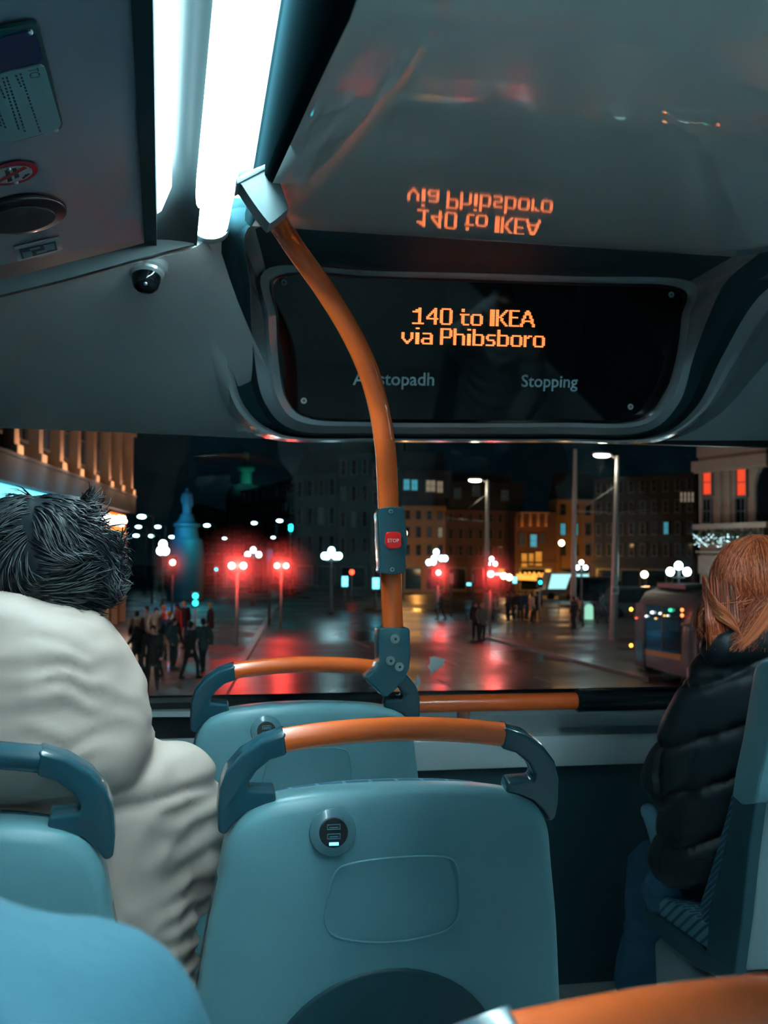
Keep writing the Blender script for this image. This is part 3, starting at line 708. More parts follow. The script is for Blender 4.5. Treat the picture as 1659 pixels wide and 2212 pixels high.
def along(p, s, t): q = V((p[0], p[1], 0))+U*s+N_*t; return (q.x, q.y)
lk = G(470, 1500)      # left kerb passes here
kerbL = (lk.x, lk.y)
poly('pavement_left', [along(kerbL, -30, 0), along(kerbL, 55, 0), along(kerbL, 55, -30), along(kerbL, -30, -30)], STREET-.1, STREET+.12, M['pave'])
poly('kerb_left', [along(kerbL, -30, 0), along(kerbL, 55, 0), along(kerbL, 55, .28), along(kerbL, -30, .28)], STREET-.1, STREET+.12, M['kerb'])
# tram platform strip on the right
a1, a2, a3, a4 = G(1040, 1375), G(1400, 1470), G(1700, 1420), G(1130, 1335)
isl = [(a1.x, a1.y), (a2.x, a2.y), (a3.x+8, a3.y), (a3.x+20, a3.y+60), (a4.x+4, a4.y+40), (a4.x, a4.y)]
poly('pavement_right', isl, STREET-.1, STREET+.10, M['pave'])
poly('kerb_right', [(a1.x-.25, a1.y-.1), (a2.x-.15, a2.y-.35), (a2.x+.02, a2.y), (a1.x, a1.y)], STREET-.1, STREET+.105, M['kerb'])
# lane paint: dashes
b = MB(M['paint'])
for x0, y0, x1, y1, w in ((905, 1373, 1000, 1410, .13), (1025, 1418, 1060, 1432, .13), (1080, 1440, 1118, 1452, .13), (958, 1424, 990, 1437, .13), (942, 1466, 975, 1483, .13), (1153, 1462, 1190, 1474, .13),
                          (620, 1408, 800, 1404, .12), (725, 1366, 800, 1400, .10), (1040, 1358, 1190, 1372, .08), (640, 1328, 700, 1322, .2)):
    p, q = G(x0, y0), G(x1, y1); d = (q-p).normalized(); s = V((-d.y, d.x, 0))*w/2
    b.add([p-s+V((0, 0, .004)), q-s+V((0, 0, .004)), q+s+V((0, 0, .004)), p+s+V((0, 0, .004))], [(0, 1, 2, 3)])
o = link('road_markings', b.me(smooth=False)); o['kind'] = 'structure'

# ------------------------------------------------------------------ buildings
def stone(n, c, r=.8): return mat(n, c, r, var=(.6, .35), bump=(3, .3))
B_ = {k: stone('facade_'+k, c) for k, c in dict(slate=(.05, .09, .10), brown=(.12, .065, .055), ochre=(.36, .20, .08), cream=(.40, .28, .18), dark=(.02, .028, .033), stone=(.36, .29, .24), teal=(.04, .10, .11)).items()}
M['frame'] = mat('window_frame', (.14, .15, .15), .5)
M['pane'] = mat('dark_pane', (.005, .010, .014), .08)
def glow(n, c, s): return mat(n, (.05, .05, .05), .5, emit=c, es=s*.55)
M['wcyan'] = glow('lit_pane_cyan', (.10, .62, .80), .55); M['wcyan2'] = glow('lit_pane_cyan_bright', (.30, .85, .95), 1.4)
M['wwarm'] = glow('lit_pane_warm', (.75, .52, .36), .32); M['worange'] = glow('lit_pane_orange', (1., .33, .04), .75); M['wred'] = glow('lit_pane_red', (1., .06, .012), 1.1)
M['dim'] = glow('dim_pane', (.05, .15, .18), .08)
def window(p, ex, w, h, paneM, parent, n, bars=1, frameM=None, rec=.12):
    """window centred at p, facade direction ex, outward normal n: frame is the part, its pane a sub-part"""
    ez = V((0, 0, 1)); fm = frameM or M['frame']; b = MB(fm)
    R = Matrix((ex, n, ez)).transposed(); t = max(.07, w*.07)
    for dx, dz, sx, sz in ((0, h/2, w+t, t), (0, -h/2, w+t*2.2, t*1.3), (-w/2, 0, t, h), (w/2, 0, t, h), (0, 0, w, t*.6)): b.box(p+ex*dx+ez*dz+n*.06, (sx, .16, sz), 0, R)
    if bars: b.box(p+n*.03, (t*.6, .08, h), 0, R)
    fo = b.build('window', parent)
    b = MB(paneM); b.box(p+n*.015, (w, .03, h), 0, R); pn = link('pane', b.me(smooth=False), fo)
    return fo, pn
def building(label, gl, gr, top, depth, m, cols, rows, lit={}, roof=None, z0=1.0, gap=.5, cat='building', wr=.42, hr=.58, cornice=True, extra=None, group='buildings across the junction', topz=None):
    """facade between ground points gl and gr (world), up to height top"""
    gl = V((gl[0], gl[1], STREET)); gr = V((gr[0], gr[1], STREET)); ex = (gr-gl).normalized(); L = (gr-gl).length; n = V((ex.y, -ex.x, 0))
    if n.dot(V((0, 0, 0))-gl) < 0: n = -n
    t = thing('building', (gl+gr)/2, label, cat, group); ez = V((0, 0, 1)); R = Matrix((ex, n, ez)).transposed(); H = top-STREET
    b = MB(m); b.box((gl+gr)/2-n*depth/2+ez*H/2, (L, depth, H), 0, R); link('wall', b.me(smooth=False), t)
    if cornice:
        b = MB(m); b.box((gl+gr)/2+ez*(H-.35)+n*.12, (L, .35, .48), 0, R); link('cornice', b.me(smooth=False), t); b = MB(m); b.box((gl+gr)/2+ez*(3.3)+n*.1, (L, .3, .25), 0, R); link('string_course', b.me(smooth=False), t)
    if roof:
        rh = roof; c = (gl+gr)/2+ez*H; vs = [c-ex*L/2, c+ex*L/2, c+ex*L/2-n*depth, c-ex*L/2-n*depth, c-ex*L*.48-n*depth*.45+ez*rh, c+ex*L*.48-n*depth*.45+ez*rh]
        link('roof', fixn(mesh('roof', vs, [(0, 1, 5, 4), (2, 3, 4, 5), (1, 2, 5), (3, 0, 4), (0, 3, 2, 1)], B_['dark'], smooth=False)), t)
    fh = (H-3.6)/rows; cw = L/cols
    for j in range(rows):
        for i in range(cols):
            p = gl+ex*(cw*(i+.5))+ez*(3.6+fh*(j+.5)); k = lit.get((i, j), None)
            pm = M[k] if k else M['pane']
            window(p, ex, cw*wr, fh*hr, pm, t, n)
    # ground floor openings
    for i in range(max(1, cols//2)):
        w2 = L/max(1, cols//2); p = gl+ex*w2*(i+.5)+ez*1.45
        b = MB(M['frame'], M['pane']); b.box(p+n*.03, (w2*.8, .1, 2.6), 0, R); b.box(p+n*.07, (w2*.7, .06, 2.2), 1, R); link('shopfront', b.me(smooth=False), t)
    return t, ex, n, gl, gr
def base_at(px, D): p = PY(px, 1200, D); return (p.x, p.y)
def z_at(py, D, px=1000): return PY(px, py, D).z
D = 118
def bld(label, x0, x1, topy, D0, D1, *a, **k): return building(label, base_at(x0, D0), base_at(x1, D1), z_at(topy, D0, (x0+x1)/2), 2.5, *a, **k)
bld('dark teal terrace with tall chimneys far up the street, left part of the row', 636, 730, 1030, 140, 132, B_['slate'], 4, 3, {(2, 1): 'dim'}, roof=3)
bld('teal grey terrace block directly left of the orange pole', 730, 800, 985, 128, 124, B_['teal'], 3, 4, {(0, 2): 'dim', (1, 1): 'dim'}, roof=2.5)
bld('tall terrace half hidden by the orange pole', 800, 866, 1000, 122, 120, B_['slate'], 3, 4, {(2, 2): 'dim'}, roof=3)
tb, ex, n, gl, gr = bld('ochre corner house right of the stop button with lit attic windows', 868, 962, 1092, D, D, B_['ochre'], 4, 3, {(3, 1): 'wwarm', (2, 1): 'dim', (3, 2): 'dim'}, roof=6)
for x, y, w, h, k in ((878, 1047, .7, 1.2, 'wcyan'), (895, 1048, .7, 1.2, 'wcyan'), (930, 1050, 1.1, 1.3, 'wwarm'), (950, 1052, .7, 1.3, 'wwarm')):
    window(PY(x, y, D-.9), ex, w, h, M[k], tb, n)
b = MB(B_['dark']); b.box(PY(912, 1048, D+1.9)+V((0, 0, .0)), (5.4, 5, 3.0)); lab(b.build('attic', tb), 'dark attic storey')
tc_, ex, n, gl, gr = bld('dark red brick terrace behind the left traffic lamp post', 962, 1112, 1100, D, D, B_['brown'], 7, 3, {}, roof=4)
for x, y in ((988, 1066), (1028, 1060), (1090, 1070)): window(PY(x, y, D-1.2), ex, .8, 1.1, M['dim'], tc_, n)
b = MB(B_['dark']); b.box(PY(1037, 1075, D+2.4), (8.6, 5, 3.2)); lab(b.build('attic', tc_), 'dark attic storey')
td, ex, n, gl, gr = bld('restaurant house with orange lit pilasters and cornice', 1112, 1202, 1104, D-2, D-2, B_['brown'], 1, 1, {}, wr=.01, hr=.01)
for ch in list(td.children):
    if ch.name.startswith('window'):
        for g in list(ch.children): bpy.data.objects.remove(g)
        bpy.data.objects.remove(ch)
for x in (1127, 1145, 1162, 1179):
    b = MB(B_['cream']); b.box(PY(x, 1123, D-2.2), (.28, .3, 1.5)); link('pilaster', b.me(smooth=False), td)
for x in (1127, 1145, 1162, 1179): plight('uplighter', PY(x, 1136, D-2.75), (1, .22, .03), 7, .05, td)
b = MB(B_['cream']); b.box(PY(1154, 1108, D-2.3), (3.3, .5, .16)); lab(b.build('lit_ledge', td), 'orange lit ledge')
for x, y, w, h, k in ((1127, 1165, .6, 1.3, 'dim'), (1152, 1168, .8, 1.4, 'wcyan'), (1170, 1163, .4, 1.0, 'dim'), (1132, 1210, .7, 1.5, 'worange'), (1147, 1208, .6, 1.3, 'worange'), (1163, 1207, .8, 1.6, 'worange')):
    window(PY(x, y, D-2.05), ex, w, h, M[k], td, n, bars=0)
M['awn'] = mat('lit_awning', (.4, .2, .05), .6, emit=(1, .38, .06), es=.9, var=(3, .6))
b = MB(M['awn']); rnd = random.Random(5)
for i in range(46):
    x = 1117+i*2.05; b.ball(PY(x, 1240+math.sin(i*1.3)*2.5+rnd.random()*3, D-3.1), .09+.05*rnd.random(), nu=6, nv=4)
lab(b.build('fairy_lights', td), 'row of glowing orange lights over the door')
b = MB(M['awn']); b.quadbox([PY(1118, 1252, D-2.9), PY(1205, 1256, D-2.9), PY(1205, 1247, D-3.2), PY(1118, 1243, D-3.2)], .1); lab(b.build('awning', td), 'orange lit awning')
te, ex, n, gl, gr = bld('ochre house with cyan lit upper windows beside the tall thin mast', 1202, 1283, 1078, D-1, D-1, B_['ochre'], 3, 3, {(0, 1): 'wcyan', (1, 1): 'wcyan'}, roof=3)
tf, ex, n, gl, gr = bld('unlit tall block behind the tram with a few lit windows', 1283, 1505, 1035, D-6, D-16, B_['dark'], 9, 4, {(6, 1): 'wcyan'}, cornice=True)
for x in (1473, 1481, 1489, 1497): window(PY(x, 1074, D-19), ex, .35, 1.0, M['wwarm'], tf, n, bars=0)
# far street end, left: domed building, spire
bld('unlit long facade on the far left side of the avenue', 436, 520, 1090, 190, 240, B_['dark'], 7, 3, {})
bld('unlit block closing the far end of the avenue', 520, 640, 1060, 230, 190, B_['dark'], 8, 4, {(2, 0): 'dim', (5, 1): 'dim'})
t = thing('dome', PY(532, 1060, 255), 'green lit round lantern and dome top above the far rooftops', 'dome')
M['green'] = mat('verdigris', (.05, .25, .19), .6)
c = PY(532, 1060, 255); h0 = c.z
def zz(py): return z_at(py, 255, 532)-c.z
rr = lambda r, py: (r, -zz(py))
lab(link('lantern', rings(c, V((0, 0, -1)), [(1.5, -zz(1048)), (1.3, -zz(1042)), (1.2, -zz(1020)), (1.9, -zz(1016)), (1.9, -zz(1010)), (1.5, -zz(1006)), (1.1, -zz(1000)), (.5, -zz(996)), (.45, -zz(984)), (.6, -zz(978)), (.25, -zz(972)), (.05, -zz(964))], M['green'], 20), t), 'green lantern with finial')
lab(link('drum', rings(c, V((0, 0, -1)), [(4.6, c.z-STREET), (4.6, 2), (4.2, .5), (3.2, -1.0), (2.2, -zz(1050)), (1.5, -zz(1046))], B_['dark'], 24), t), 'dark dome')
for dx in (-2.2, 2.2): plight('dome_light', c+V((dx, -3.5, zz(1040))), (.1, 1, .75), 160, .1, t)

# ------------------------------------------------------------------ left facade with pilasters, canopy and shop signs (runs along the street)
cor = V((-2.15, 64.0, STREET))
def LF(s, out, z): return cor - U*s + N_*out + V((0, 0, z-STREET))      # s metres towards us from the corner
RL = Matrix((U, N_, V((0, 0, 1)))).transposed()
t = thing('building', LF(14, -4, STREET), 'long pillared building along the left pavement with orange lit pilasters and blue lit canopy', 'building')
lb_ = t
b = MB(B_['stone']); b.box(LF(16, -6, 4.8-STREET+STREET-1.4+.0)+V((0, 0, 0)), (34, 12, 1), 0, RL) if False else None
b.mats = [B_['brown']]; b.box(LF(16, -6, (STREET+9.2)/2), (34, 11.6, 9.2-STREET), 0, RL); link('wall', b.me(smooth=False), t)
b = MB(B_['stone']); b.box(LF(16, 0.1, 9.3), (35, 1.6, .7), 0, RL); b.box(LF(16, 0.0, 8.7), (34.6, 1.0, .4), 0, RL); link('cornice', b.me(smooth=False), t)
for px in (270, 246, 222, 190, 156, 119, 75, 24):
    a = (px-830)/2400+.2; Yp = 10.36/(.129-a); s = (64-Yp)/.9918-.15
    b = MB(B_['cream']); b.box(LF(s, .22, 6.6), (.62, .55, 3.4), 0, RL); b.box(LF(s, .25, 4.98), (.85, .75, .3), 0, RL); b.box(LF(s, .25, 8.35), (.95, .8, .4), 0, RL); link('pilaster', b.me(smooth=False), t)
    plight('pilaster_uplight', LF(s-.15, 1.15, 4.98), (1, .48, .27), 75, .05, t)
for k in range(8):
    s = 1.7+k*3.5; window(LF(s, .02, 6.6), U, 1.3, 2.2, M['dim'] if k % 3 else M['pane'], t, N_)
b = MB(B_['dark']); b.box(LF(16.6, .2, 4.25), (34, .9, .9), 0, RL); b.box(LF(16.6, .55, 4.74), (34, .3, .12), 0, RL); lab(link('canopy', b.me(smooth=False), t), 'dark canopy')
b = MB(M['frame'], B_['cream'])
for k in range(12): b.box(LF(.25+k*2.6, .1, .15), (.30, .30, 5.0), 1, RL)
for z in (1.3, -.3): b.box(LF(15, .12, z), (31, .25, .22), 1, RL)
lab(link('shopfront_frame', b.me(smooth=False), t), 'pale shopfront posts and rails')
M['shopc'] = mat('shop_light_cyan', (.1, .3, .35), .5, emit=(.12, .75, 1.), es=1.5, var=(1.2, .5)); M['shopo'] = mat('shop_light_orange', (.3, .1, .02), .5, emit=(1, .16, .015), es=1.3)
M['bulb'] = mat('white_bulb', (.8, .8, .8), .5, emit=(1, .86, .75), es=9)
b = MB(M['shopc']); b.box(LF(21.5, .22, 3.2), (15, .2, 1.1), 0, RL); lab(link('lit_fascia', b.me(smooth=False), t), 'cyan lit fascia under the canopy')
for k in range(5): plight('canopy_light', LF(12+k*3.2, 1.3, 4.05), (.12, .72, 1.), 30, .15, t)
so = thing('shop_sign', LF(6.5, 1.1, 2.4), 'orange glowing shop sign with blurred white bulbs beneath the canopy', 'sign')
b = MB(M['shopo']); b.box(LF(7.0, .2, 3.02), (12.4, .16, 1.25), 0, RL); lab(link('light_box', b.me(smooth=False), so), 'orange light box')
b = MB(M['bulb']); rnd = random.Random(2)
for k in range(26): b.ball(LF(1.3+k*.45, .32, 3.2+.17*math.sin(k*1.9)+.1*rnd.random()), .12, nu=8, nv=6)
lab(link('bulbs', b.me(), so), 'row of glaring white bulbs')
plight('sign_glow', LF(5.5, 2.3, 2.7), (1, .4, .2), 60, .2, so)
plight('shop_spill', LF(9, 1.6, .8), (1, .60, .42), 420, .2, lb_)
plight('shop_spill', LF(24, 1.6, .8), (1, .66, .5), 300, .2, lb_)

# ------------------------------------------------------------------ right corner building with red windows
cA_ = base_at(1512, 62); cB_ = base_at(1640, 57); cC_ = base_at(1900, 50)
tg, ex, n, gl, gr = building('ornate stone corner building at far right with red lit windows and a balcony', cA_, cB_, z_at(955, 60, 1580), 10, B_['stone'], 1, 1, {}, cornice=False, wr=.01, hr=.01, group=None)
for ch in list(tg.children):
    if ch.name.startswith('window'):
        for g in list(ch.children): bpy.data.objects.remove(g)
        bpy.data.objects.remove(ch)
Rg = Matrix((ex, n, V((0, 0, 1)))).transposed()
def FG(px, py, out=0.): return PP(px, py, gl+n*out, n)
def slabg(x0, y0, x1, y1, out, th, m, nm, lb=None):
    a, c = FG(x0, y0, out), FG(x1, y1, out); w = (c-a).dot(ex); h = abs(c.z-a.z); b = MB(m); b.box((a+c)/2, (w, th, h), 0, Rg); o = link(nm, b.me(smooth=False), tg)
    if lb: lab(o, lb)
    return o
for x0, y0, x1, y1, out in ((1500, 998, 1662, 1003, .5), (1506, 1003, 1662, 1007, .35), (1512, 966, 1662, 971, .45), (1516, 975, 1662, 990, .2), (1503, 1133, 1662, 1139, .75), (1508, 1166, 1662, 1171, .6), (1510, 1190, 1662, 1194, .3)): slabg(x0, y0, x1, y1, out, .5, B_['stone'], 'moulding')
b = MB(B_['stone'])
for i in range(16): 
    p = FG(1511+i*9.2, 1153, .75); b.tube([p+V((0, 0, dz)) for dz in (-.32, -.2, -.05, .15, .3)], [.05, .10, .11, .05, .08], 8)
lab(b.build('balustrade', tg, True), 'row of stone balusters')
for x, y, w, h in ((1530, 1042, .85, 1.45), (1604, 1042, .85, 1.5)):
    window(FG(x, y, .05), ex, w, h*1.05, M['wred'], tg, n, bars=0)
    window(FG(x-2, y+62, .05), ex, w, h*1.0, M['pane'], tg, n, bars=1)
for x in (1556, 1576, 1516): slabg(x-3, 1012, x+3, 1130, .1, .25, B_['stone'], 'pilaster')
# arched window beyond
ar = [FG(x, y, .12) for x, y in ((1632, 1125), (1632, 1050), (1637, 1025), (1646, 1008), (1660, 998), (1676, 1008), (1686, 1030), (1690, 1125))]
b = MB(M['frame']); b.tube(ar, .1, 8); fo = lab(b.build('arched_window', tg, True), 'tall dark arched window')
b = MB(M['pane']); b.cap([p-n*.05 for p in ar]); link('pane', b.me(smooth=False), fo)
M['fairy'] = mat('fairy_light', (.8, .9, .9), .5, emit=(.7, .95, 1), es=3)
fl = thing('fairy_light_garland', FG(1570, 1185, 1.0), 'garland of tiny white fairy lights over dark foliage below the balcony', 'garland')
b = MB(M['fairy']); rnd = random.Random(8)
for k in range(70):
    u = rnd.random(); x = 1496+u*150; y = 1152+rnd.random()*22+8*abs(math.sin(u*12)); b.ball(FG(x, y, 1.15), .018+.012*rnd.random(), nu=5, nv=3)
for k in range(14): b.ball(FG(1498+k*2.2, 1155+k*1.9, 1.2), .022, nu=5, nv=3)
lab(b.build('bulbs', fl), 'tiny white bulbs')
M['leaf'] = mat('dark_foliage', (.012, .035, .02), .7)
b = MB(M['leaf'])
for k in range(420):
    x = 1498+rnd.random()*150; y = 1146+rnd.random()*26; p = FG(x, y, .9+.25*rnd.random()); a = V((rnd.uniform(-1, 1), rnd.uniform(-1, 1), rnd.uniform(-1, 1))).normalized()*.13; c = a.cross(V((rnd.random(), rnd.random(), 1))).normalized()*.06
    b.add([p-a, p+c, p+a, p-c], [(0, 1, 2, 3)])
lab(b.build('foliage', fl), 'dark green foliage')
plight('facade_flood', FG(1560, 1225, 5.0), (1, .86, .72), 420, .3, tg)
plight('facade_flood', FG(1530, 1175, 3.0)+V((0, 0, -1.5)), (.6, .95, 1.), 260, .2, tg)
slabg(1512, 1200, 1560, 1240, .35, .3, B_['stone'], 'console', 'carved stone bracket zone')

# ------------------------------------------------------------------ street lamps, masts, traffic lights
M['pole_'] = mat('grey_lamp_post', (.30, .30, .29), .4, metal=.3); M['iron'] = mat('dark_iron', (.02, .025, .028), .45)
M['lampw'] = mat('lamp_glass_white', (.8, .9, .9), .5, emit=(.75, .95, 1.), es=9); M['lampw2'] = mat('lamp_glass_cool', (.7, .9, .9), .5, emit=(.5, .9, 1.), es=7); M['lampy'] = mat('lamp_glass_warm', (.9, .8, .6), .5, emit=(1., .80, .52), es=14)
M['lampo'] = mat('lamp_glass_orange', (.9, .6, .3), .5, emit=(1., .62, .34), es=8)
def tall_lamp(px, topy, bpx, bpy_, D, hx, hy, label, r=.16, head=1.5, lm='lampy', light=120, nm='street_lamp', g='tall street lamps'):
    f = PY(bpx, bpy_, D); f.z = STREET; tp = PY(px, topy, D)
    t = thing(nm, f, label, 'street lamp', g)
    b = MB(M['pole_']); b.tube([f, f+V((0, 0, .5)), f*.999+V((0, 0, .55)), f*.5+tp*.5, tp], [r*1.25, r*1.2, r, r*.85, r*.6], 12); link('post', autos(b.me()), t)
    if hx:
        h = PY(hx, hy, D); b = MB(M['pole_']); b.tube([tp-V((0, 0, .15)), tp*.5+h*.5+V((0, 0, .05)), h], r*.3, 8); link('arm', b.me(), t)
        b = MB(M['pole_']); b.ball(h+V((0, 0, .10)), .5, sc=(head, .5, .18)); lab(link('head', b.me(), t), 'lamp housing')
        b = MB(M[lm]); b.ball(h, .42, sc=(head, .5, .22)); lab(link('lamp_glass', b.me(), t), 'glowing lamp glass')
        plight('lamp_light', h-V((0, 0, .5)), (1, .85, .65), light, .2, t)
    return t
tl = tall_lamp(1334, 985, 1325, 1396, 47.3, 1300, 984, 'tall pale street lamp with a bright head above the tram, bearing a speed sign', .17, .95, light=260)
for q in ((1238, 1104, 1331, 1108), (1331, 1108, 1408, 1100), (1262, 1096, 1330, 1050)):
    b = MB(M['pole_']); b.tube([PY(q[0], q[1], 47.3), PY(q[2], q[3], 47.3)], .018, 5); lab(link('wire_arm', b.me(), tl), 'thin overhead wire arm')
tl2 = tall_lamp(1053, 1037, 1051, 1350, 62, 1026, 1038, 'shorter street lamp with a small bright head in the middle of the junction', .16, .9, light=160)
for q in ((955, 1119, 1050, 1126), (1012, 1098, 1048, 1070)):
    b = MB(M['pole_']); b.tube([PY(q[0], q[1], 62), PY(q[2], q[3], 62)], .018, 5); lab(link('wire_arm', b.me(), tl2), 'thin overhead wire arm')
tall_lamp(1243, 970, 1238, 1352, 58, None, None, 'tall bare mast left of the speed sign lamp post', .17, nm='mast', g=None)['category'] = 'mast'
def globe_lamp(px, py, D, label, sp=19, rad=.26, lm='lampw', light=60, globes=((0, -22), (-1, 0), (1, 0)), post=True):
    c = PY(px, py, D); f = V((c.x, c.y, STREET)); t = thing('globe_lamp', f, label, 'street lamp', 'globe street lamps')
    sc = sp*D/2400
    b = MB(M['iron']); b.tube([f, f+V((0, 0, .4)), f+V((0, 0, .5)), V((c.x, c.y, c.z-.3)), V((c.x, c.y, c.z+.25*sc))], [.16, .15, .07, .06, .05], 10); link('post', b.me(), t)
    b = MB(M['iron']); b.tube([V((c.x-sc, c.y, c.z-rad)), V((c.x-sc*.5, c.y, c.z-rad-.12)), V((c.x, c.y, c.z-rad-.05)), V((c.x+sc*.5, c.y, c.z-rad-.12)), V((c.x+sc, c.y, c.z-rad))], .035, 6); link('bracket', b.me(), t)
    for gx, gy in globes:
        b = MB(M[lm]); b.ball(c+V((gx*sc, 0, -gy*D/2400)), rad, nu=12, nv=8, sc=(1, 1, 1.05)); lab(link('globe', b.me(), t), 'glowing globe')
    plight('globe_light', c+V((0, -.8, .2)), (.75, .95, 1), light, .3, t)
    return t
globe_lamp(1466, 1235, 50, 'three globe lamp directly above the tram roof', 21, .19, globes=((0, -14), (-1, 0), (1, 0)))
globe_lamp(1256, 1226, 62, 'three globe lamp between the bare mast and the ochre house', 10, .125, globes=((0, -12), (-1, 0), (1, 0)))
globe_lamp(1062, 1218, 66, 'three globe lamp above the rightmost red traffic light', 8.5, .13, globes=((0, -11), (-1, 0), (1, 0)))
globe_lamp(944, 1212, 76, 'cluster of globes above the red light right of the pole', 17, .20, 'lampw2', globes=((-.1, -20), (-1.1, 3), (-.5, 2), (-.4, -6), (.6, -6), (1.1, -6)))
globe_lamp(716, 1201, 72, 'three globe lamp alone left of the orange pole', 17, .22, 'lampw2', globes=((0, -12), (-.9, 0), (-.55, 0), (.5, 0), (.95, 0)))
globe_lamp(547, 1198, 84, 'three globe lamp between the two double red lights', 12, .21, 'lampw2', globes=((0, -10), (-1, 0), (1, 0)))
globe_lamp(352, 1190, 80, 'bright two tiered globe lamp left of the blue statue', 6, .28, globes=((0, -14), (-.8, 0), (.8, 0)))
for i, (x, y, D_, lb) in enumerate(((447, 1135, 120, 'small lamp right beside the blue statue'), (549, 1130, 130, 'small far lamp between the green dome and the red lights'), (604, 1125, 120, 'small far lamp, highest of those over the avenue'), (485, 1163, 150, 'small far lamp just above the leftmost double red light'), (590, 1161, 150, 'small far lamp above the right double red light'),
    (648, 1158, 140, 'small far lamp right of the double red lights'), (306, 1116, 90, 'small lamp high beside the pillared building'), (299, 1138, 130, 'dim small lamp near the pillared building corner'), (341, 1138, 130, 'dim small lamp above the two tiered globe lamp'), (294, 1157, 110, 'leftmost lamp of the low far row'), (327, 1158, 120, 'second lamp of the low far row'), (371, 1160, 120, 'lamp of the low far row beside the statue pedestal'))):
    c = PY(x, y, D_); f = V((c.x+.9, c.y, STREET)); t = thing('avenue_lamp', f, lb, 'street lamp', 'small lamps receding down the avenue')
    b = MB(M['iron']); b.tube([f, V((f.x, f.y, c.z)), c+V((.45, 0, .15)), c+V((0, 0, .12))], .06, 6); link('post', b.me(), t)
    b = MB(M['lampw2']); b.ball(c, .26 if y < 1150 else .22, nu=8, nv=6, sc=(1.3, .8, .6)); lab(link('lamp_glass', b.me(), t), 'glowing lamp glass')
M['redl'] = mat('red_lens', (.5, .02, .02), .4, emit=(1., .035, .03), es=14); M['redc'] = mat('red_lens_core', (.5, .1, .1), .4, emit=(1., .28, .25), es=16)
M['redd'] = mat('red_lens_dim', (.5, .02, .02), .4, emit=(1., .05, .02), es=4); M['cyanl'] = mat('green_lens', (.0, .4, .4), .4, emit=(.02, .8, .9), es=3.2)
def glare_mat(col, dens):
    m = bpy.data.materials.new('glare_volume'); m.use_nodes = True; nt = m.node_tree
    for n_ in list(nt.nodes):
        if n_.type != 'OUTPUT_MATERIAL': nt.nodes.remove(n_)
    o = [x for x in nt.nodes if x.type == 'OUTPUT_MATERIAL'][0]; v = nt.nodes.new('ShaderNodeVolumeScatter');  v.inputs['Color'].default_value = (.9, .9, .9, 1)
    tc = nt.nodes.new('ShaderNodeTexCoord'); le = nt.nodes.new('ShaderNodeVectorMath'); le.operation = 'LENGTH'
    mr = nt.nodes.new('ShaderNodeMapRange'); mr.interpolation_type = 'SMOOTHERSTEP'; mr.inputs['From Min'].default_value = 0; mr.inputs['From Max'].default_value = 1; mr.inputs['To Min'].default_value = dens; mr.inputs['To Max'].default_value = 0
    nt.links.new(tc.outputs['Object'], le.inputs[0]); nt.links.new(le.outputs['Value'], mr.inputs['Value']); nt.links.new(mr.outputs[0], v.inputs['Density'])
    nt.links.new(v.outputs[0], o.inputs['Volume']); return m
M['glare_volume'] = glare_mat(None, .20)  # scattering volume added to imitate glare smeared on the wet windscreen
def traffic_light(px, py, D, label, two=False, r=.13, back=True, light=30, polepx=None):
    c = PY(px, py, D); f = V((c.x+(polepx or 0)*D/2400, c.y+.1, STREET)); t = thing('traffic_light', f, label, 'traffic light', 'red traffic lights')
    b = MB(M['pole_']); b.tube([f, V((f.x, f.y, c.z-.3))], .06, 10); link('post', b.me(), t)
    xs = (-.24, .24) if two else (0,)
    b = MB(M['black'])
    for x in xs: b.box(c+V((x, .12, -.28)), (.34, .22, 1.0))
    if back: b.box(c+V((0, .25, -.25)), (.62+(.48 if two else 0), .02, 1.3))
    link('signal_head', b.me(smooth=False), t)
    for x in xs:
        b = MB(M['redc']); b.ball(c+V((x, -.02, 0)), r, nu=12, nv=8, sc=(1, .4, 1)); ln = lab(link('red_lens', b.me(), t), 'glowing red lens')
        b = MB(M['black'])
        for dz in (-.3, -.6): b.ball(c+V((x, .0, dz)), .1, nu=10, nv=6, sc=(1, .3, 1))
        link('unlit_lens', b.me(), t)
    plight('signal_light', c+V((0, -.45, 0)), (1, .04, .03), light, .12, t)
    b = MB(M['glare_volume']); b.ball((0, 0, 0), 1, nu=20, nv=12); o = lab(link('glare_volume', b.me(), t, True), 'volume added for the red glare around the lens'); o.location = c+V((0, -.3, -.1))-t.location; o.scale = (1.5 if not two else 2.2, 1.5, 2.0); o['kind'] = 'stuff'
    return t
traffic_light(513, 1222, 46, 'double red traffic light left of the blue banner, nearest to the left kerb', True, .135, light=620)
traffic_light(608, 1222, 58, 'double red traffic light right of the blue banner, second from the left kerb', True, .135, light=700)
traffic_light(947, 1237, 66, 'single red traffic light below the globe cluster', False, .14, light=420)
traffic_light(1060, 1240, 52, 'single red traffic light below the three globe lamp', False, .15, light=420)
traffic_light(373, 1215, 72, 'small red traffic light by the blue statue', False, .17, light=120)
def small_signal(px, py, D, lm, label, nm='pedestrian_signal', n=1, r=.10, h=None):
    c = PY(px, py, D); f = V((c.x, c.y+.1, STREET)); t = thing(nm, f, label, 'signal light')
    b = MB(M['pole_']); b.tube([f, V((c.x, c.y+.1, c.z-.1))], .05, 8); link('post', b.me(), t)
    b = MB(M['black']); b.box(c+V((0, .1, 0)), (.3, .16, .6)); link('signal_head', b.me(smooth=False), t)
    for k in range(n):
        b = MB(M[lm]); b.ball(c+V((0, -.02, .14-.28*k if n > 1 else 0)), r, nu=10, nv=6, sc=(1, .4, 1)); link('lens', b.me(), t)
    return t
small_signal(422, 1295, 44, 'cyanl', 'twin cyan walking signal above the left crowd', n=2, r=.11)
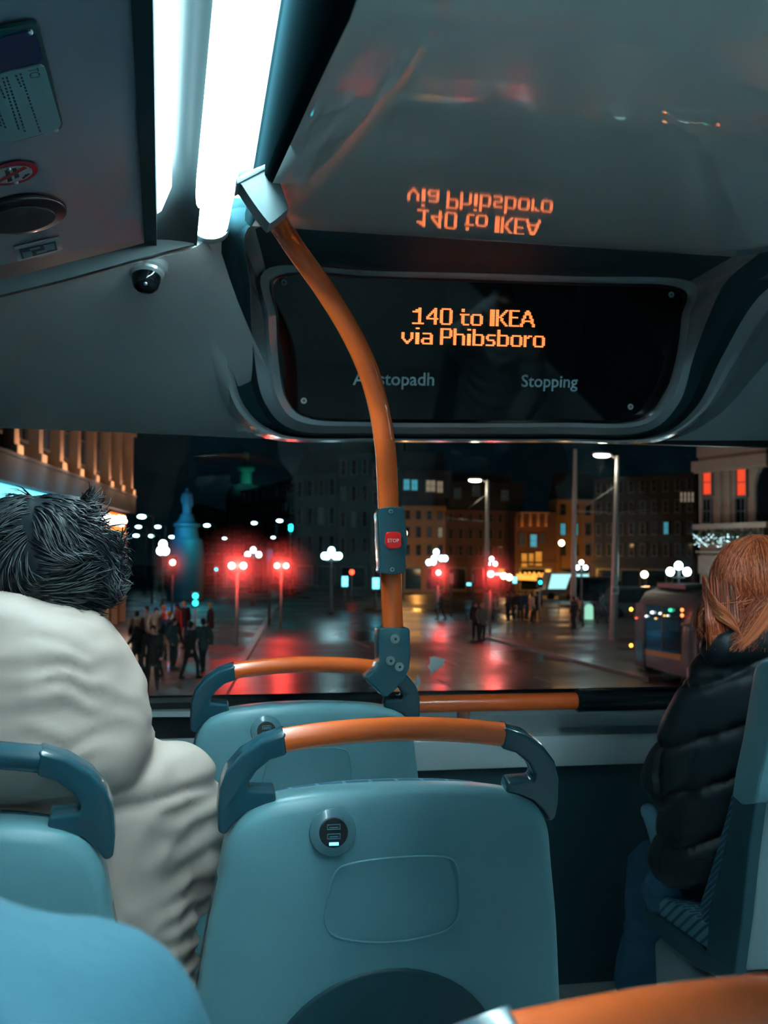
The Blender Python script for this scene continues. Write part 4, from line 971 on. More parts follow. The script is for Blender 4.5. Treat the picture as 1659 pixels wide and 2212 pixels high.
small_signal(628, 1140, 110, 'cyanl', 'distant twin cyan signal beneath the highest avenue lamp', n=2, r=.22)
small_signal(1167, 1258, 60, 'cyanl', 'small cyan signal on a thin post in front of the restaurant')
small_signal(760, 1236, 95, 'redd', 'tiny red signal left of the orange pole', r=.22)
small_signal(467, 1230, 90, 'cyanl', 'faint cyan signal left of the nearest double red light', r=.12)
# lit panels and shop lights at street level
def panel(px, py, w, h, D, m, label, nm='lit_panel', cat='sign', emitm=None):
    c = PY(px, py, D); f = V((c.x, c.y+.05, STREET)); t = thing(nm, f, label, cat)
    ww = w*D/2400; hh = h*D/2400
    b = MB(M['iron']); b.tube([f, V((f.x, f.y, c.z))], .07, 8); b.box(c+V((0, .06, 0)), (ww*1.15, .1, hh*1.08)); b.build('frame', t)
    b = MB(m); b.box(c, (ww, .04, hh)); link('face', b.me(smooth=False), t)
M['pcy'] = mat('bus_shelter_screen', (.1, .3, .4), .5, emit=(.16, .75, 1.), es=1.8)
panel(745, 1256, 13, 22, 80, M['pcy'], 'cyan lit upright panel further left of the orange pole')
panel(812, 1260, 15, 24, 75, M['pcy'], 'cyan lit upright panel half hidden behind the orange pole')
panel(1075, 1240, 14, 5, 80, M['pcy'], 'small cyan lit strip right of the rightmost red light')
panel(1013, 1262, 10, 6, 95, M['pcy'], 'tiny cyan lit plate between the two single red lights')
panel(1112, 1253, 9, 14, 100, M['pcy'], 'pale cyan lit doorway panel at the left end of the restaurant')
M['ban'] = mat('blue_banner', (.03, .10, .22), .6, emit=(.02, .10, .22), es=.35)
panel(583, 1200, 12, 26, 62, M['ban'], 'blue banner hanging between the double red lights', 'banner', 'banner')
M['rsign'] = mat('pale_sign_back', (.30, .22, .20), .6)
panel(975, 1250, 9, 22, 70, M['rsign'], 'pale round cornered road sign on a post right of the globe cluster', 'road_sign')
panel(1022, 1250, 7, 20, 80, M['rsign'], 'dim road sign behind the lane left of the rightmost red light', 'road_sign')
for x, y, D_, lm, lb in ((872, 1152, 100, 'lampo', 'orange wall lamp right of the stop button'), (1213, 1173, 108, 'lampo', 'orange wall lamp on the ochre house'), (1392, 1241, 90, 'lampo', 'small pale lamp left of the tram roof'), (1088, 1244, 100, 'lampo', 'round pale lamp beside the cyan strip'), (1100, 1247, 100, 'lampo', 'second round pale lamp beside the restaurant')):
    c = PY(x, y, D_); t = thing('wall_lamp', c-V((0, -.3, .5)), lb, 'wall lamp'); t.location = V((c.x, c.y+.2, STREET))
    b = MB(M['iron']); b.tube([V((c.x, c.y+.2, STREET)), V((c.x, c.y+.2, c.z-.1)), c], .05, 6); link('stem', b.me(), t)
    b = MB(M[lm]); b.ball(c, .30, nu=10, nv=8); lab(link('globe', b.me(), t), 'glowing globe')
    plight('wall_light', c+V((0, -.6, 0)), (1, .42, .12), 420 if x in (872, 1213) else 60, .2, t)
plight('ochre_fill', PY(900, 1240, 112), (1, .38, .07), 600, .4, tb)
plight('restaurant_light', PY(1150, 1232, 112.5), (1, .36, .05), 420, .4, td)
plight('house_light', PY(1240, 1235, 112), (1, .38, .07), 480, .4, te)

# speed sign on the near lamp post
t = thing('speed_sign', PY(1329, 1275, 47.0), 'pale square speed sign reading 30 on the near lamp post, diamond sign above it', 'sign')
M['spd'] = mat('reflective_sign', (.62, .80, .82), .5)
b = MB(M['spd']); b.box(PY(1329, 1275, 47.0), (.33, .03, .37)); lab(link('plate', b.me(smooth=False), t), 'pale square plate')
link('lettering', text('30', .25, M['ink'], flatmap(1329, 1276, 46.97, 0), ext=0, bold=.03), t)
b = MB(M['spd'], M['ink']); b.add([PY(x, y, 47.0) for x, y in ((1330, 1241), (1338, 1252), (1330, 1264), (1322, 1252))], [(0, 1, 2, 3)]); b.box(PY(1330, 1252, 46.98), (.03, .01, .3), 1)
lab(link('diamond_plate', b.me(smooth=False), t), 'small diamond plate')

# the bus's own headlights
for hx in (-.1, 1.6): plight('headlight', (hx, 4.3, -1.5), (1, .95, .88), 4500, .08, None, (V((.22, 1, .03)), .75))

# ------------------------------------------------------------------ statue on a pedestal
t = thing('statue', PY(402, 1250, 100), 'blue lit robed bronze statue standing on a tall pedestal at left', 'statue'); t.location.z = STREET
c = PY(402, 1200, 100); c.z = 0
M['bronze'] = mat('bronze', (.05, .16, .20), .5)
Z = lambda py: z_at(py, 100, 402)
P0 = lambda py, dx=0: V((c.x+dx, c.y, Z(py)))
me = union([(P0(1108, -.15), P0(1085, -.12), .24, .30), (P0(1108, .17), P0(1085, .12), .24, .30), (P0(1088), P0(1070), .36, .40), (P0(1070), P0(1066), .40, .30), (P0(1067, -.36), P0(1082, -.46), .14, .12), (P0(1082, -.46), P0(1090, -.35), .12, .09), (P0(1067, .36), P0(1082, .44), .14, .12), (P0(1082, .44), P0(1092, .5), .12, .09), ('b', P0(1058), (.17, .18, .22)), (P0(1066), P0(1060), .12, .1)], .06, 4)
lab(link('figure', setmat(me, M['bronze']), t), 'robed standing figure')
lab(link('pedestal', rings(c+V((0, 0, Z(1165))), V((0, 0, 1)), [(1.6, STREET-Z(1165)), (1.6, -1.5), (1.45, 0), (1.1, .1), (1.0, Z(1140)-Z(1165)), (1.25, Z(1136)-Z(1165)), (1.25, Z(1132)-Z(1165)), (.8, Z(1126)-Z(1165)), (.55, Z(1110)-Z(1165))], M['bronze'], 16), t), 'round stepped pedestal')
plight('statue_light', P0(1120, -1.3)+V((0, -3, 0)), (.08, .5, 1.), 520, .1, t)
plight('statue_light', P0(1150, 1)+V((0, -3.5, -.5)), (.05, .75, .8), 260, .1, t)

# ------------------------------------------------------------------ tram
M['tramb'] = mat('tram_mauve', (.20, .13, .14), .28, coat=.4); M['tramd'] = mat('tram_dark_glass', (.012, .018, .022), .05); M['tramy'] = mat('tram_yellow', (.75, .28, .02), .4)
T0 = G(1369, 1447); T0.z = STREET
tU = (G(1481, 1483)-G(1369, 1447)); tU.z = 0; tU.normalize(); tN = V((tU.y, -tU.x, 0))
if tN.dot(CAM-T0) < 0: tN = -tN
def TT(s, o, z): return T0+tU*s+tN*o+V((0, 0, z))
RT = Matrix((tU, tN, V((0, 0, 1)))).transposed()
def sz(px, py, o=0.):
    p = PP(px, py, T0+tN*o, tN); return (p-T0).dot(tU), p.z-STREET
tram = thing('tram', TT(6, -1.2, 0), 'mauve grey tram with dark windows and a yellow band at right beyond the windscreen', 'tram')
sE = sz(1484, 1470)[0]; zr = sz(1430, 1340)[1]; zt = sz(1430, 1268, -.6)[1]
def tsec(s0, s1, nm, lb):
    prof = [(0, .25), (.03, .5), (.03, 1.5), (0, zr-.08), (.06, zr-.05), (.06, zr), (-.02, zr+.03), (-.12, zr+(zt-zr)*.45), (-.35, zr+(zt-zr)*.82), (-.8, zt), (-1.7, zt), (-2.1, zr+(zt-zr)*.7), (-2.4, zr), (-2.4, .25)]
    rows = []
    for s, k in ((s0, .90), (s0+.12, .97), (s0+.4, 1), (s1-.4, 1), (s1-.12, .98), (s1, .93)):
        rows.append([TT(s, o if k == 1 else (o+1.2)*k-1.2, z if z < zr or k == 1 else zr+(z-zr)*(.9 if k < .95 else .98)) for o, z in prof])
    b = MB(M['tramb']); b.grid(rows, 0, True); b.cap(rows[0]); b.cap(rows[-1]); return lab(link(nm, autos(b.me(), 35), tram), lb)
tsec(0, sE, 'tail_section', 'end section with a rounded roof')
tsec(sE+.45, sE+9, 'car_section', 'next section')
b = MB(M['black']); b.box(TT(sE+.22, -1.25, (zr+.3)/2+.2), (.5, 2.1, zr+.1), 0, RT); lab(link('gangway', b.me(smooth=False), tram), 'dark gangway joint')
def tpanel(nm, pts, m, o=.05, lb=None, th=.03):
    q = [sz(x, y, o) for x, y in pts]; me = prism([TT(s, o, z) for s, z in q], tN, th, m, bevel=0); ob = link(nm, me, tram)
    if lb: lab(ob, lb)
    return ob
tpanel('window', [(1397, 1305), (1470, 1314), (1470, 1413), (1395, 1403)], M['tramd'], .05, 'large dark side window')
tpanel('window_bar', [(1430, 1309), (1432, 1309), (1432, 1409), (1430, 1409)], M['black'], .07)
tpanel('yellow_band', [(1395, 1402), (1470, 1414), (1470, 1427), (1395, 1413)], M['tramy'], .055, 'yellow band below the window')
tpanel('door', [(1374, 1302), (1394, 1304), (1393, 1443), (1372, 1436)], M['black'], .05, 'narrow dark door')
M['doorg'] = mat('door_pane', (.05, .16, .18), .2)
tpanel('door_pane', [(1376, 1380), (1389, 1383), (1388, 1430), (1375, 1426)], M['doorg'], .07)
tpanel('window', [(1507, 1318), (1640, 1335), (1640, 1460), (1505, 1440)], M['tramd'], .05, 'large dark window of the next section')
M['dot'] = {}
for x, y, c_, r in ((1415, 1323, (1, .95, .9), .09), (1402, 1331, (.8, .95, 1), .07), (1432, 1325, (1, .85, .7), .07), (1441, 1330, (1, .5, .1), .05), (1455, 1318, (.05, .6, .3), .10), (1422, 1336, (1, .45, .1), .05), (1380, 1335, (1, .1, .04), .06), (1448, 1330, (.9, .8, .7), .05)):
    mm = mat('cabin_light', (.1, .1, .1), .5, emit=c_, es=1.8)
    q = sz(x, y, .0); b = MB(mm); b.ball(TT(q[0], .075, q[1]), r, nu=10, nv=6, sc=(1, .3, .5)); lab(link('cabin_light', b.me(), tram), 'small light seen in the window')
for x, y in ((1366, 1316), (1366, 1394)):
    b = MB(mat('amber_marker', (.5, .2, .02), .4, emit=(1, .3, .03), es=7)); q = sz(x, y); b.ball(TT(q[0]+.05, .06, q[1]), .055, nu=8, nv=6); lab(link('marker_light', b.me(), tram), 'amber marker light')
for x, y in ((1483, 1318), (1483, 1330)):
    b = MB(mat('red_marker', (.5, .1, .02), .4, emit=(1, .18, .05), es=3)); q = sz(x, y); b.ball(TT(q[0]-.15, .08, q[1]), .05, nu=8, nv=6); lab(link('marker_light', b.me(), tram), 'red marker light')
for s in (1.0, 4.6, 7.8):
    b = MB(M['black']); b.cyl(TT(s, -.05, .3), TT(s, -.25, .3), .3, 18); link('wheel', b.me(), tram)
b = MB(M['iron']); b.box(TT(2, -1.2, zt+.06), (2.6, 1.2, .14), 0, RT); link('roof_unit', b.me(smooth=False), tram)
# vehicles behind: van with lit windows
def vehicle(px, D, label, L=4.4, H=1.9, col=(.03, .04, .045), lit=None, cat='car', nm='car'):
    c = PY(px, 1200, D); c.z = STREET; t = thing(nm, c, label, cat); m = mat('vehicle_paint', col, .3, coat=.5)
    W = 1.8; sec = [(-L/2, .35), (-L/2, .8), (-L/2+.5, .95), (-L/2+1.0, H), (L/2-.7, H), (L/2-.2, 1.0), (L/2, .85), (L/2, .35)]
    b = MB(m); b.grid([[c+V((x, y, z)) for x, z in sec] for y in (0, .08, W-.08, W)], 0, True); r0 = [c+V((x, 0, z)) for x, z in sec]; b.cap(r0); b.cap([p+V((0, W, 0)) for p in r0]); link('body', autos(b.me(), 30), t)
    b = MB(lit or M['pane']); b.quadbox([c+V((-L/2+.75, -.01, 1.0)), c+V((L/2-.45, -.01, 1.0)), c+V((L/2-.8, -.01, H-.15)), c+V((-L/2+1.1, -.01, H-.15))], .02); link('side_window', b.me(smooth=False), t)
    for s in (-.62, .62):
        b = MB(M['black']); b.cyl(c+V((s*L/2, -.03, .34)), c+V((s*L/2, .22, .34)), .34, 18); link('wheel', b.me(), t)
    return t
M['litv'] = mat('lit_vehicle_window', (.2, .3, .3), .4, emit=(.45, .85, .9), es=.7)
vehicle(1228, 96, 'pale van with cyan lit windows behind the bare mast', 5.4, 2.5, (.3, .34, .34), M['litv'], 'van', 'van')
vehicle(1385, 66, 'dark parked car behind the speed sign lamp post', 5.0, 2.0)
vehicle(1290, 84, 'dark van behind the bollard', 5.2, 2.3, nm='van', cat='van')
for x, y, D_ in ((1255, 1257, 93), (1250, 1257, 93)): pass
# lit bollard
p = G(1272, 1343); t = thing('bollard', V((p.x, p.y, STREET)), 'pale green reflective bollard near the mast base', 'bollard')
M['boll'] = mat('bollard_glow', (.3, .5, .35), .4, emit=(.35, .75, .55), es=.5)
lab(link('body', rings(V((p.x, p.y, STREET)), V((0, 0, 1)), [(.30, 0), (.30, .12), (.26, .18), (.26, .85), (.20, 1.0), (.05, 1.06)], M['boll'], 16), t), 'pale glowing body')
b = MB(M['black']); b.cyl(V((p.x, p.y, STREET+.01)), V((p.x, p.y, STREET+.14)), .36, 16); link('foot', b.me(), t)
# guard rails at the right junction
t = thing('guard_rail', PY(1150, 1330, 70), 'low dark railing across the junction in front of the restaurant', 'railing'); t.location.z = STREET
a, c = PY(1045, 1297, 70), PY(1260, 1297, 70)
b = MB(M['pole_']); b.tube([a, c], .05, 8); b.tube([a-V((0, 0, .5)), c-V((0, 0, .5))], .03, 8); link('rail', b.me(), t)
for k in range(9):
    q = a+(c-a)*k/8; b = MB(M['pole_']); b.tube([V((q.x, q.y, STREET)), q], .035, 6); link('post', b.me(), t)
# ================================================================== PEOPLE
def fbm(p, s, o=3):
    v = 0; a = 1
    for _ in range(o): v += a*noise.noise(p*s); s *= 2.1; a *= .5
    return v
def hand(w, d, curl, side, sc=1.):
    """palm, four unequal bent fingers and a side thumb; w wrist point, d pointing direction, curl = palm-side direction"""
    w = V(w); d = V(d).normalized(); c = (V(curl)-d*V(curl).dot(d)).normalized(); s = d.cross(c)*side
    S = [(w, w+d*.04*sc, .026*sc, .03*sc), (w+d*.03*sc+s*.012*sc, w+d*.085*sc+s*.026*sc, .017*sc, .013*sc), (w+d*.03*sc-s*.012*sc, w+d*.082*sc-s*.026*sc, .017*sc, .012*sc), (w+d*.03*sc, w+d*.088*sc, .017*sc, .014*sc)]
    for k, (o, l) in enumerate(((.030, .066), (.010, .075), (-.010, .070), (-.030, .055))):
        a = w+d*.085*sc+s*o*sc; b_ = a+(d*.8+c*.45).normalized()*l*.5*sc; e = b_+(d*.35+c*.95).normalized()*l*.5*sc
        S += [(a, b_, .0092*sc, .0085*sc), (b_, e, .0085*sc, .0072*sc)]
    a = w+d*.025*sc+s*.026*sc; b_ = a+(d*.6+s*.75+c*.2).normalized()*.04*sc; S += [(a, b_, .0125*sc, .0105*sc), (b_, b_+(d*.9+s*.2+c*.4).normalized()*.032*sc, .010*sc, .0085*sc)]
    return S
def head_segs(c, f, k=1.):
    """c head centre, f facing direction"""
    c = V(c); f = V(f).normalized(); s = V((f.y, -f.x, 0)).normalized(); u = V((0, 0, 1))
    return [('b', c+u*.02*k-f*.012*k, (.078*k, .090*k, .098*k)), (c-u*.045*k+f*.022*k, c-u*.080*k+f*.052*k, .058*k, .034*k), (c+f*.080*k-u*.002*k, c+f*.100*k-u*.024*k, .010*k, .014*k), (c+f*.078*k-u*.052*k-s*.016*k, c+f*.078*k-u*.052*k+s*.016*k, .011*k, .011*k),
            (c+s*.078*k-u*.0*k, c+s*.082*k-u*.03*k, .013*k, .010*k), (c-s*.078*k, c-s*.082*k-u*.03*k, .013*k, .010*k), (c+f*.072*k+u*.022*k-s*.03*k, c+f*.072*k+u*.022*k+s*.03*k, .016*k, .016*k)]
def skeleton(J, thin=1., fingers=True):
    """segments of a whole body from its joints"""
    S = [(J['pelvis'], J['waist'], .125*thin, .108*thin), (J['waist'], J['chest'], .108*thin, .125*thin), (J['chest'], J['neck'], .125*thin, .052), (J['neck'], V(J['head'])-V((0, 0, .05)), .050, .050)]
    for L in 'LR':
        sg = 1 if L == 'R' else -1
        S += [(J['chest']*1., J['sh'+L], .09*thin, .062*thin), (J['sh'+L], J['el'+L], .054*thin, .042*thin), (J['el'+L], J['wr'+L], .041*thin, .028*thin),
              (J['pelvis'], J['hip'+L], .10*thin, .092*thin), (J['hip'+L], J['kn'+L], .086*thin, .058*thin), (J['kn'+L], J['an'+L], .055*thin, .037*thin), (V(J['an'+L])-V((0, 0, .03)), J['to'+L], .038, .030)]
        if fingers: S += hand(J['wr'+L], V(J['wr'+L])-V(J['el'+L]), J.get('curl', V((0, .3, -1))), -sg if J.get('flip') else sg)
        else: S += [(J['wr'+L], V(J['wr'+L])+(V(J['wr'+L])-V(J['el'+L])).normalized()*.13, .03, .02)]
    S += head_segs(J['head'], J.get('face', (0, 1, 0)))
    return S
def eyes(J, parent):
    c = V(J['head']); f = V(J.get('face', (0, 1, 0))).normalized(); s = V((f.y, -f.x, 0)); b = MB(M['signw'], M['socket'])
    for k in (-1, 1): b.ball(c+f*.076+s*.030*k+V((0, 0, .004)), .012, nu=10, nv=8); b.ball(c+f*.0845+s*.030*k+V((0, 0, .004)), .0055, 1, nu=8, nv=6)
    link('eyes', b.me(), parent)
def seated(x, y, lean=0., hs=.2, arm=(.22, .30), knee=.48, ankle=.56, xw=0.):
    """joints of a person sitting at seat point (x, y), facing +y"""
    P = lambda a, b_, c: V((x+a, y+b_, c))
    J = dict(pelvis=P(0, 0, .56), waist=P(0, .0-lean*.3, .74), chest=P(0, -.01-lean, .98), neck=P(0, .0-lean, 1.14), head=P(0, .03-lean, 1.30))
    for L, s in (('L', -1), ('R', 1)):
        J['sh'+L] = P(s*hs, -.02-lean, 1.08); J['el'+L] = P(s*(hs+.06), .06, .80); J['wr'+L] = P(s*.10, arm[1], .72)
        J['hip'+L] = P(s*.095, .03, .54); J['kn'+L] = P(s*.13, knee, .55); J['an'+L] = P(s*.13, ankle, .09); J['to'+L] = P(s*.14, ankle+.14, .035)
    return J
# ---------------------------------------------------------------- man in the beige hooded coat on the left seat
M['beige'] = mat('beige_coat', (.50, .385, .33), .62, var=(5, .05)); M['hairb'] = mat('black_hair', (.010, .016, .020), .38); M['hairb2'] = mat('black_hair_pale', (.026, .040, .048), .38)  # the paler hair tone goes on random strands
M['trou'] = mat('dark_trousers', (.04, .06, .07), .7); M['shoe'] = mat('dark_shoe', (.02, .02, .022), .4)
man = thing('person', V((-.26, 1.72, 0)), 'person with dark hair in a beige hooded coat seated on the left, seen from behind', 'person')
J = seated(-.235, 1.70, .03); J['head'] = PY(88, 1285, 1.665); J['neck'] = V((J['head'].x-.01, 1.64, 1.20)); J['face'] = V((-.25, 1, -.05))
J['shR'] = V((-.055, 1.64, 1.07)); J['elR'] = V((.015, 1.72, .84)); J['wrR'] = V((-.06, 1.98, .70))
link('body', setmat(union(skeleton(J), .009), M['skin']), man); eyes(J, man)
def pxring(py, pl, pr, Yc, ry, n=40, ex=2.4, tilt=0):
    a, c = PY(pl, py, Yc), PY(pr, py, Yc); m_ = (a+c)/2; hx = (c-a).length/2; z = m_.z; out = []
    for k in range(n):
        q = 2*PI*k/n; cc, ss = math.cos(q), math.sin(q)
        out.append(V((m_.x+hx*math.copysign(abs(cc)**(2/ex), cc), Yc+ry*math.copysign(abs(ss)**(2/ex), ss), z+tilt*cc)))
    return out
hood = [pxring(1284, -40, 30, 1.60, .05), pxring(1290, -110, 92, 1.60, .10), pxring(1310, -150, 165, 1.60, .13), pxring(1345, -190, 228, 1.60, .145), pxring(1400, -215, 280, 1.60, .155), pxring(1470, -220, 304, 1.60, .16), pxring(1560, -215, 317, 1.60, .16), pxring(1630, -210, 324, 1.60, .155), pxring(1668, -200, 316, 1.60, .14), pxring(1700, -160, 262, 1.60, .12), pxring(1718, -100, 180, 1.60, .08)]
bodyr = [pxring(1560, -150, 250, 1.64, .10), pxring(1605, -220, 326, 1.65, .13), pxring(1650, -240, 380, 1.66, .15), pxring(1700, -250, 412, 1.67, .165), pxring(1780, -250, 420, 1.68, .17), pxring(1900, -240, 412, 1.69, .17), pxring(2020, -240, 418, 1.70, .17), pxring(2120, -240, 424, 1.70, .18), pxring(2260, -240, 420, 1.70, .18)]
S = [('loft', hood), ('loft', bodyr)]
sh, el = PY(372, 1700, 1.66), PY(418, 1800, 1.70)
S += [(sh, el, .062, .071), (el, PY(392, 1905, 1.76), .070, .060), (el, V((-.03, 2.0, .72)), .066, .045)]
me = union(S, .0075, 5)
sc_ = CAM
def ridge(p): return (1-abs(noise.noise(p))*2.6)
def coatf(co, n):
    x, y, z = co; a = 0
    h = max(0, min(1, (z-1.07)/.03))                     # hood above, body below
    # hood: soft diagonal folds, gathered band of short creases down the middle, horizontal creases low
    w = V((noise.noise(co*6)*.05, 0, noise.noise(co*6+V((4, 4, 4)))*.05))
    c1 = co+w
    a += h*.0075*max(-.5, ridge(V((c1.x*5+c1.z*6, y*3, c1.z*8-c1.x*5))))
    a += h*.0028*ridge(V((c1.x*11, y*8, c1.z*24)))
    g = math.exp(-((x+.12)/.045)**2)*max(0, min(1, (1.40-z)*9))
    a += h*g*.0030*math.sin(z*210+noise.noise(co*22)*4)
    b1 = 1-h
    a += b1*.0080*max(-.5, ridge(V((c1.x*13+c1.z*5, y*7, c1.z*3.1+c1.x*2))))*min(1, max(.15, (1.03-z)*5))
    a += b1*.003*ridge(V((x*16, y*9, z*14)))
    a += -.011*math.exp(-((z-1.088-x*.05)/.010)**2)
    e = max(0, min(1, (x+.01)/.05))
    a += b1*e*.004*math.sin(z*170+noise.noise(co*9)*5)
    return a
link('coat', setmat(displace(me, coatf), M['beige']), man)
S = []
for L in 'LR': S += [(J['pelvis'], J['hip'+L], .14, .115), (J['hip'+L], J['kn'+L], .10, .075), (J['kn'+L], V(J['an'+L])+V((0, 0, .04)), .075, .058)]
link('trousers', setmat(union(S, .014), M['trou']), man)
for L in 'LR': link('shoe', setmat(union([(V(J['an'+L])-V((0, .03, .035)), J['to'+L], .05, .042)], .01), M['shoe']), man)
def hairmesh(cap_me, strands, mats_, rad):
    """cap surface plus tapering strands as one mesh"""
    b = MB(*mats_)
    for pts, mi, r in strands:
        n = len(pts); b.tube(pts, [r*(1-.75*(i/(n-1))**2)*(.55 if i == 0 else 1) for i in range(n)], 4, mi, caps=False)
    vs = b.v; fs = b.f; k = len(vs)
    vs = list(vs)+[v.co.copy() for v in cap_me.vertices]; fs = list(fs)+[[i+k for i in p.vertices] for p in cap_me.polygons]
    mm = b.m+[0]*len(cap_me.polygons)
    return mesh('hair', vs, fs, mats_, mm)
rnd = random.Random(11)
hc = PY(92, 1243, 1.655); cap = union([('b', hc+V((0, 0, .012)), (.094, .108, .104)), ('b', hc+V((-.01, .0, .012)), (.092, .104, .100)), ('b', hc+V((.012, -.025, -.045)), (.070, .07, .065))], .007, 3)
displace(cap, lambda co, n: .004*fbm(co, 26, 3)+.003*noise.noise(V((co.x*22, co.y*22, co.z*50))))
st = []
for k in range(3000):
    th = rnd.uniform(0, 2*PI); ph = math.acos(rnd.uniform(-.55, 1)); d = V((math.sin(ph)*math.cos(th), math.sin(ph)*math.sin(th), math.cos(ph)))
    p = hc+V((d.x*.090, d.y*.102, d.z*.100+.012)); sw = V((noise.noise(p*14), noise.noise(p*14+V((9, 0, 0))), noise.noise(p*14+V((0, 9, 0)))))
    fl = (d*.5+V((.75*math.copysign(1, d.x+.1), -.1, -.35))*.6+sw*.9).normalized(); fl = (fl-d*fl.dot(d)*.75).normalized(); L = rnd.uniform(.03, .055)
    st.append(([p, p+fl*L*.35+d*.005, p+fl*L*.7+d*.004, p+fl*L-d*.004], 1 if rnd.random() < .35 else 0, rnd.uniform(.0009, .0016)))
lab(link('hair', hairmesh(cap, st, (M['hairb'], M['hairb2']), 0), man), 'short tousled black hair')

# ---------------------------------------------------------------- woman with copper hair on the right front seat
M['puff'] = mat('black_puffer', (.0065, .015, .020), .5); M['jeans'] = mat('blue_denim', (.03, .12, .20), .8, bump=(500, .3), var=(14, .25)); M['shirt'] = mat('pale_denim_shirt', (.13, .32, .42), .8, bump=(300, .2))
M['hair1'] = mat('copper_hair', (.60, .105, .030), .34); M['hair2'] = mat('light_copper_hair', (.95, .29, .13), .32); M['hair3'] = mat('dark_copper_hair', (.12, .024, .008), .4)
def PXn(px, py, X):
    d = ray(px, py); return CAM + d*((X-CAM.x)/d.x)
XS = 1.30
seat_w = thing('bus_seat', V((XS+.23, 2.7, 0)), 'right front bus seat seen edge on behind the black puffer jacket', 'bus seat', 'bus seats')
def sidepart(nm, pts, x0, x1, m, lb=None, bevel=.006, sm=0):
    P = [PXn(x, y, XS) for x, y in pts]
    if sm: P = cr(P, sm, True)
    c = (x0+x1)/2; me = prism([V((c, p.y, p.z)) for p in P], (1, 0, 0), x1-x0, m, bevel=bevel); o = link(nm, me, seat_w)
    if lb: lab(o, lb)
    return o
wing = [(1659, 1426), (1646, 1434), (1637, 1452), (1614, 1590), (1591, 1720), (1637, 1736), (1651, 1690), (1668, 1620), (1690, 1500), (1682, 1432)]
sidepart('side_wing', wing, XS-.012, XS+.035, M['seat'], 'pale teal side wing', .012, 2)
sidepart('side_wing', wing, XS+.425, XS+.472, M['seat'], 'pale teal side wing', .012, 2)
fr = [(1590, 1716), (1638, 1732), (1622, 1850), (1607, 1990), (1592, 2105), (1560, 2116), (1505, 2088), (1440, 2036), (1400, 1992), (1394, 1958), (1425, 1978), (1480, 2016), (1530, 2054), (1536, 1960), (1566, 1840)]
sidepart('side_frame', fr, XS-.006, XS+.03, M['lower'], 'dark teal side frame', .006)
sidepart('side_frame', fr, XS+.43, XS+.466, M['lower'], 'dark teal side frame', .006)
M['rearg'] = mat('grey_rear_panel', (.20, .29, .315), .4, bump=(500, .05))
sidepart('rear_shell', [(1640, 1460), (1684, 1460), (1655, 1700), (1640, 1740), (1624, 1850), (1609, 1990), (1595, 2100), (1575, 2090), (1590, 1950), (1610, 1800), (1620, 1700)], XS+.02, XS+.44, M['rearg'], 'grey rear shell', .008)
sidepart('backrest_cushion', [(1640, 1452), (1631, 1462), (1608, 1570), (1586, 1668), (1562, 1765), (1541, 1840), (1507, 1950), (1514, 2036), (1530, 2056), (1575, 2060), (1610, 1800), (1640, 1600)], XS+.004, XS+.456, M['fabric'], 'dark patterned fabric backrest', .016)
sidepart('seat_cushion', [(1392, 1950), (1396, 1938), (1410, 1930), (1428, 1934), (1470, 1956), (1512, 1984), (1535, 2000), (1534, 2058), (1480, 2018), (1425, 1980), (1398, 1962)], XS-.002, XS+.462, M['fabric'], 'dark patterned fabric seat', .014)
sidepart('pedestal', [(1397, 2036), (1407, 2026), (1428, 2034), (1470, 2072), (1517, 2118), (1520, 2300), (1405, 2260)], XS+.02, XS+.44, M['grey'], 'pale grey pedestal', .012)
b = MB(M['handle']); q = PXn(1668, 1440, XS); b.tube([q+V((0, 0, 0)), q+V((.12, 0, .012)), q+V((.34, 0, .012)), q+V((.46, 0, 0))], .016, 16); lab(b.build('grip', seat_w, True), 'grab bar')
wom = thing('person', V((1.48, 2.85, 0)), 'person with long copper hair in a black puffer jacket and jeans on the right', 'person')
J = seated(1.50, 2.78, .12); J['head'] = PY(1632, 1262, 2.66); J['neck'] = V((J['head'].x+.02, 2.66, 1.20)); J['face'] = V((.1, 1, -.25)).normalized()
J['waist'] = V((1.50, 2.74, .74)); J['chest'] = V((1.49, 2.68, .98)); J['shL'] = PY(1545, 1490, 2.66); J['elL'] = PY(1452, 1690, 2.76); J['wrL'] = V((1.44, 3.0, .74)); J['shR'] = V((1.69, 2.66, 1.09)); J['wrR'] = V((1.56, 3.0, .74))
J['knL'] = PY(1412, 1872, 3.24); J['anL'] = PY(1384, 2185, 3.26); J['toL'] = J['anL']+V((0, .13, -.045)); J['anL'].z = .085; J['toL'].z = .04
J['knR'] = V((1.64, 3.22, .55)); J['anR'] = V((1.63, 3.26, .085)); J['toR'] = V((1.64, 3.39, .04))
link('body', setmat(union(skeleton(J, .92), .009), M['skin']), wom); eyes(J, wom)
tr = [pxring(1384, 1600, 1700, 2.66, .05), pxring(1396, 1560, 1735, 2.66, .08), pxring(1420, 1524, 1770, 2.66, .11), pxring(1455, 1496, 1800, 2.67, .13), pxring(1520, 1490, 1815, 2.68, .14), pxring(1620, 1472, 1810, 2.70, .145), pxring(1720, 1452, 1800, 2.72, .15), pxring(1800, 1432, 1790, 2.73, .155), pxring(1860, 1418, 1790, 2.74, .16), pxring(1895, 1432, 1785, 2.745, .155), pxring(1912, 1462, 1760, 2.745, .13)]
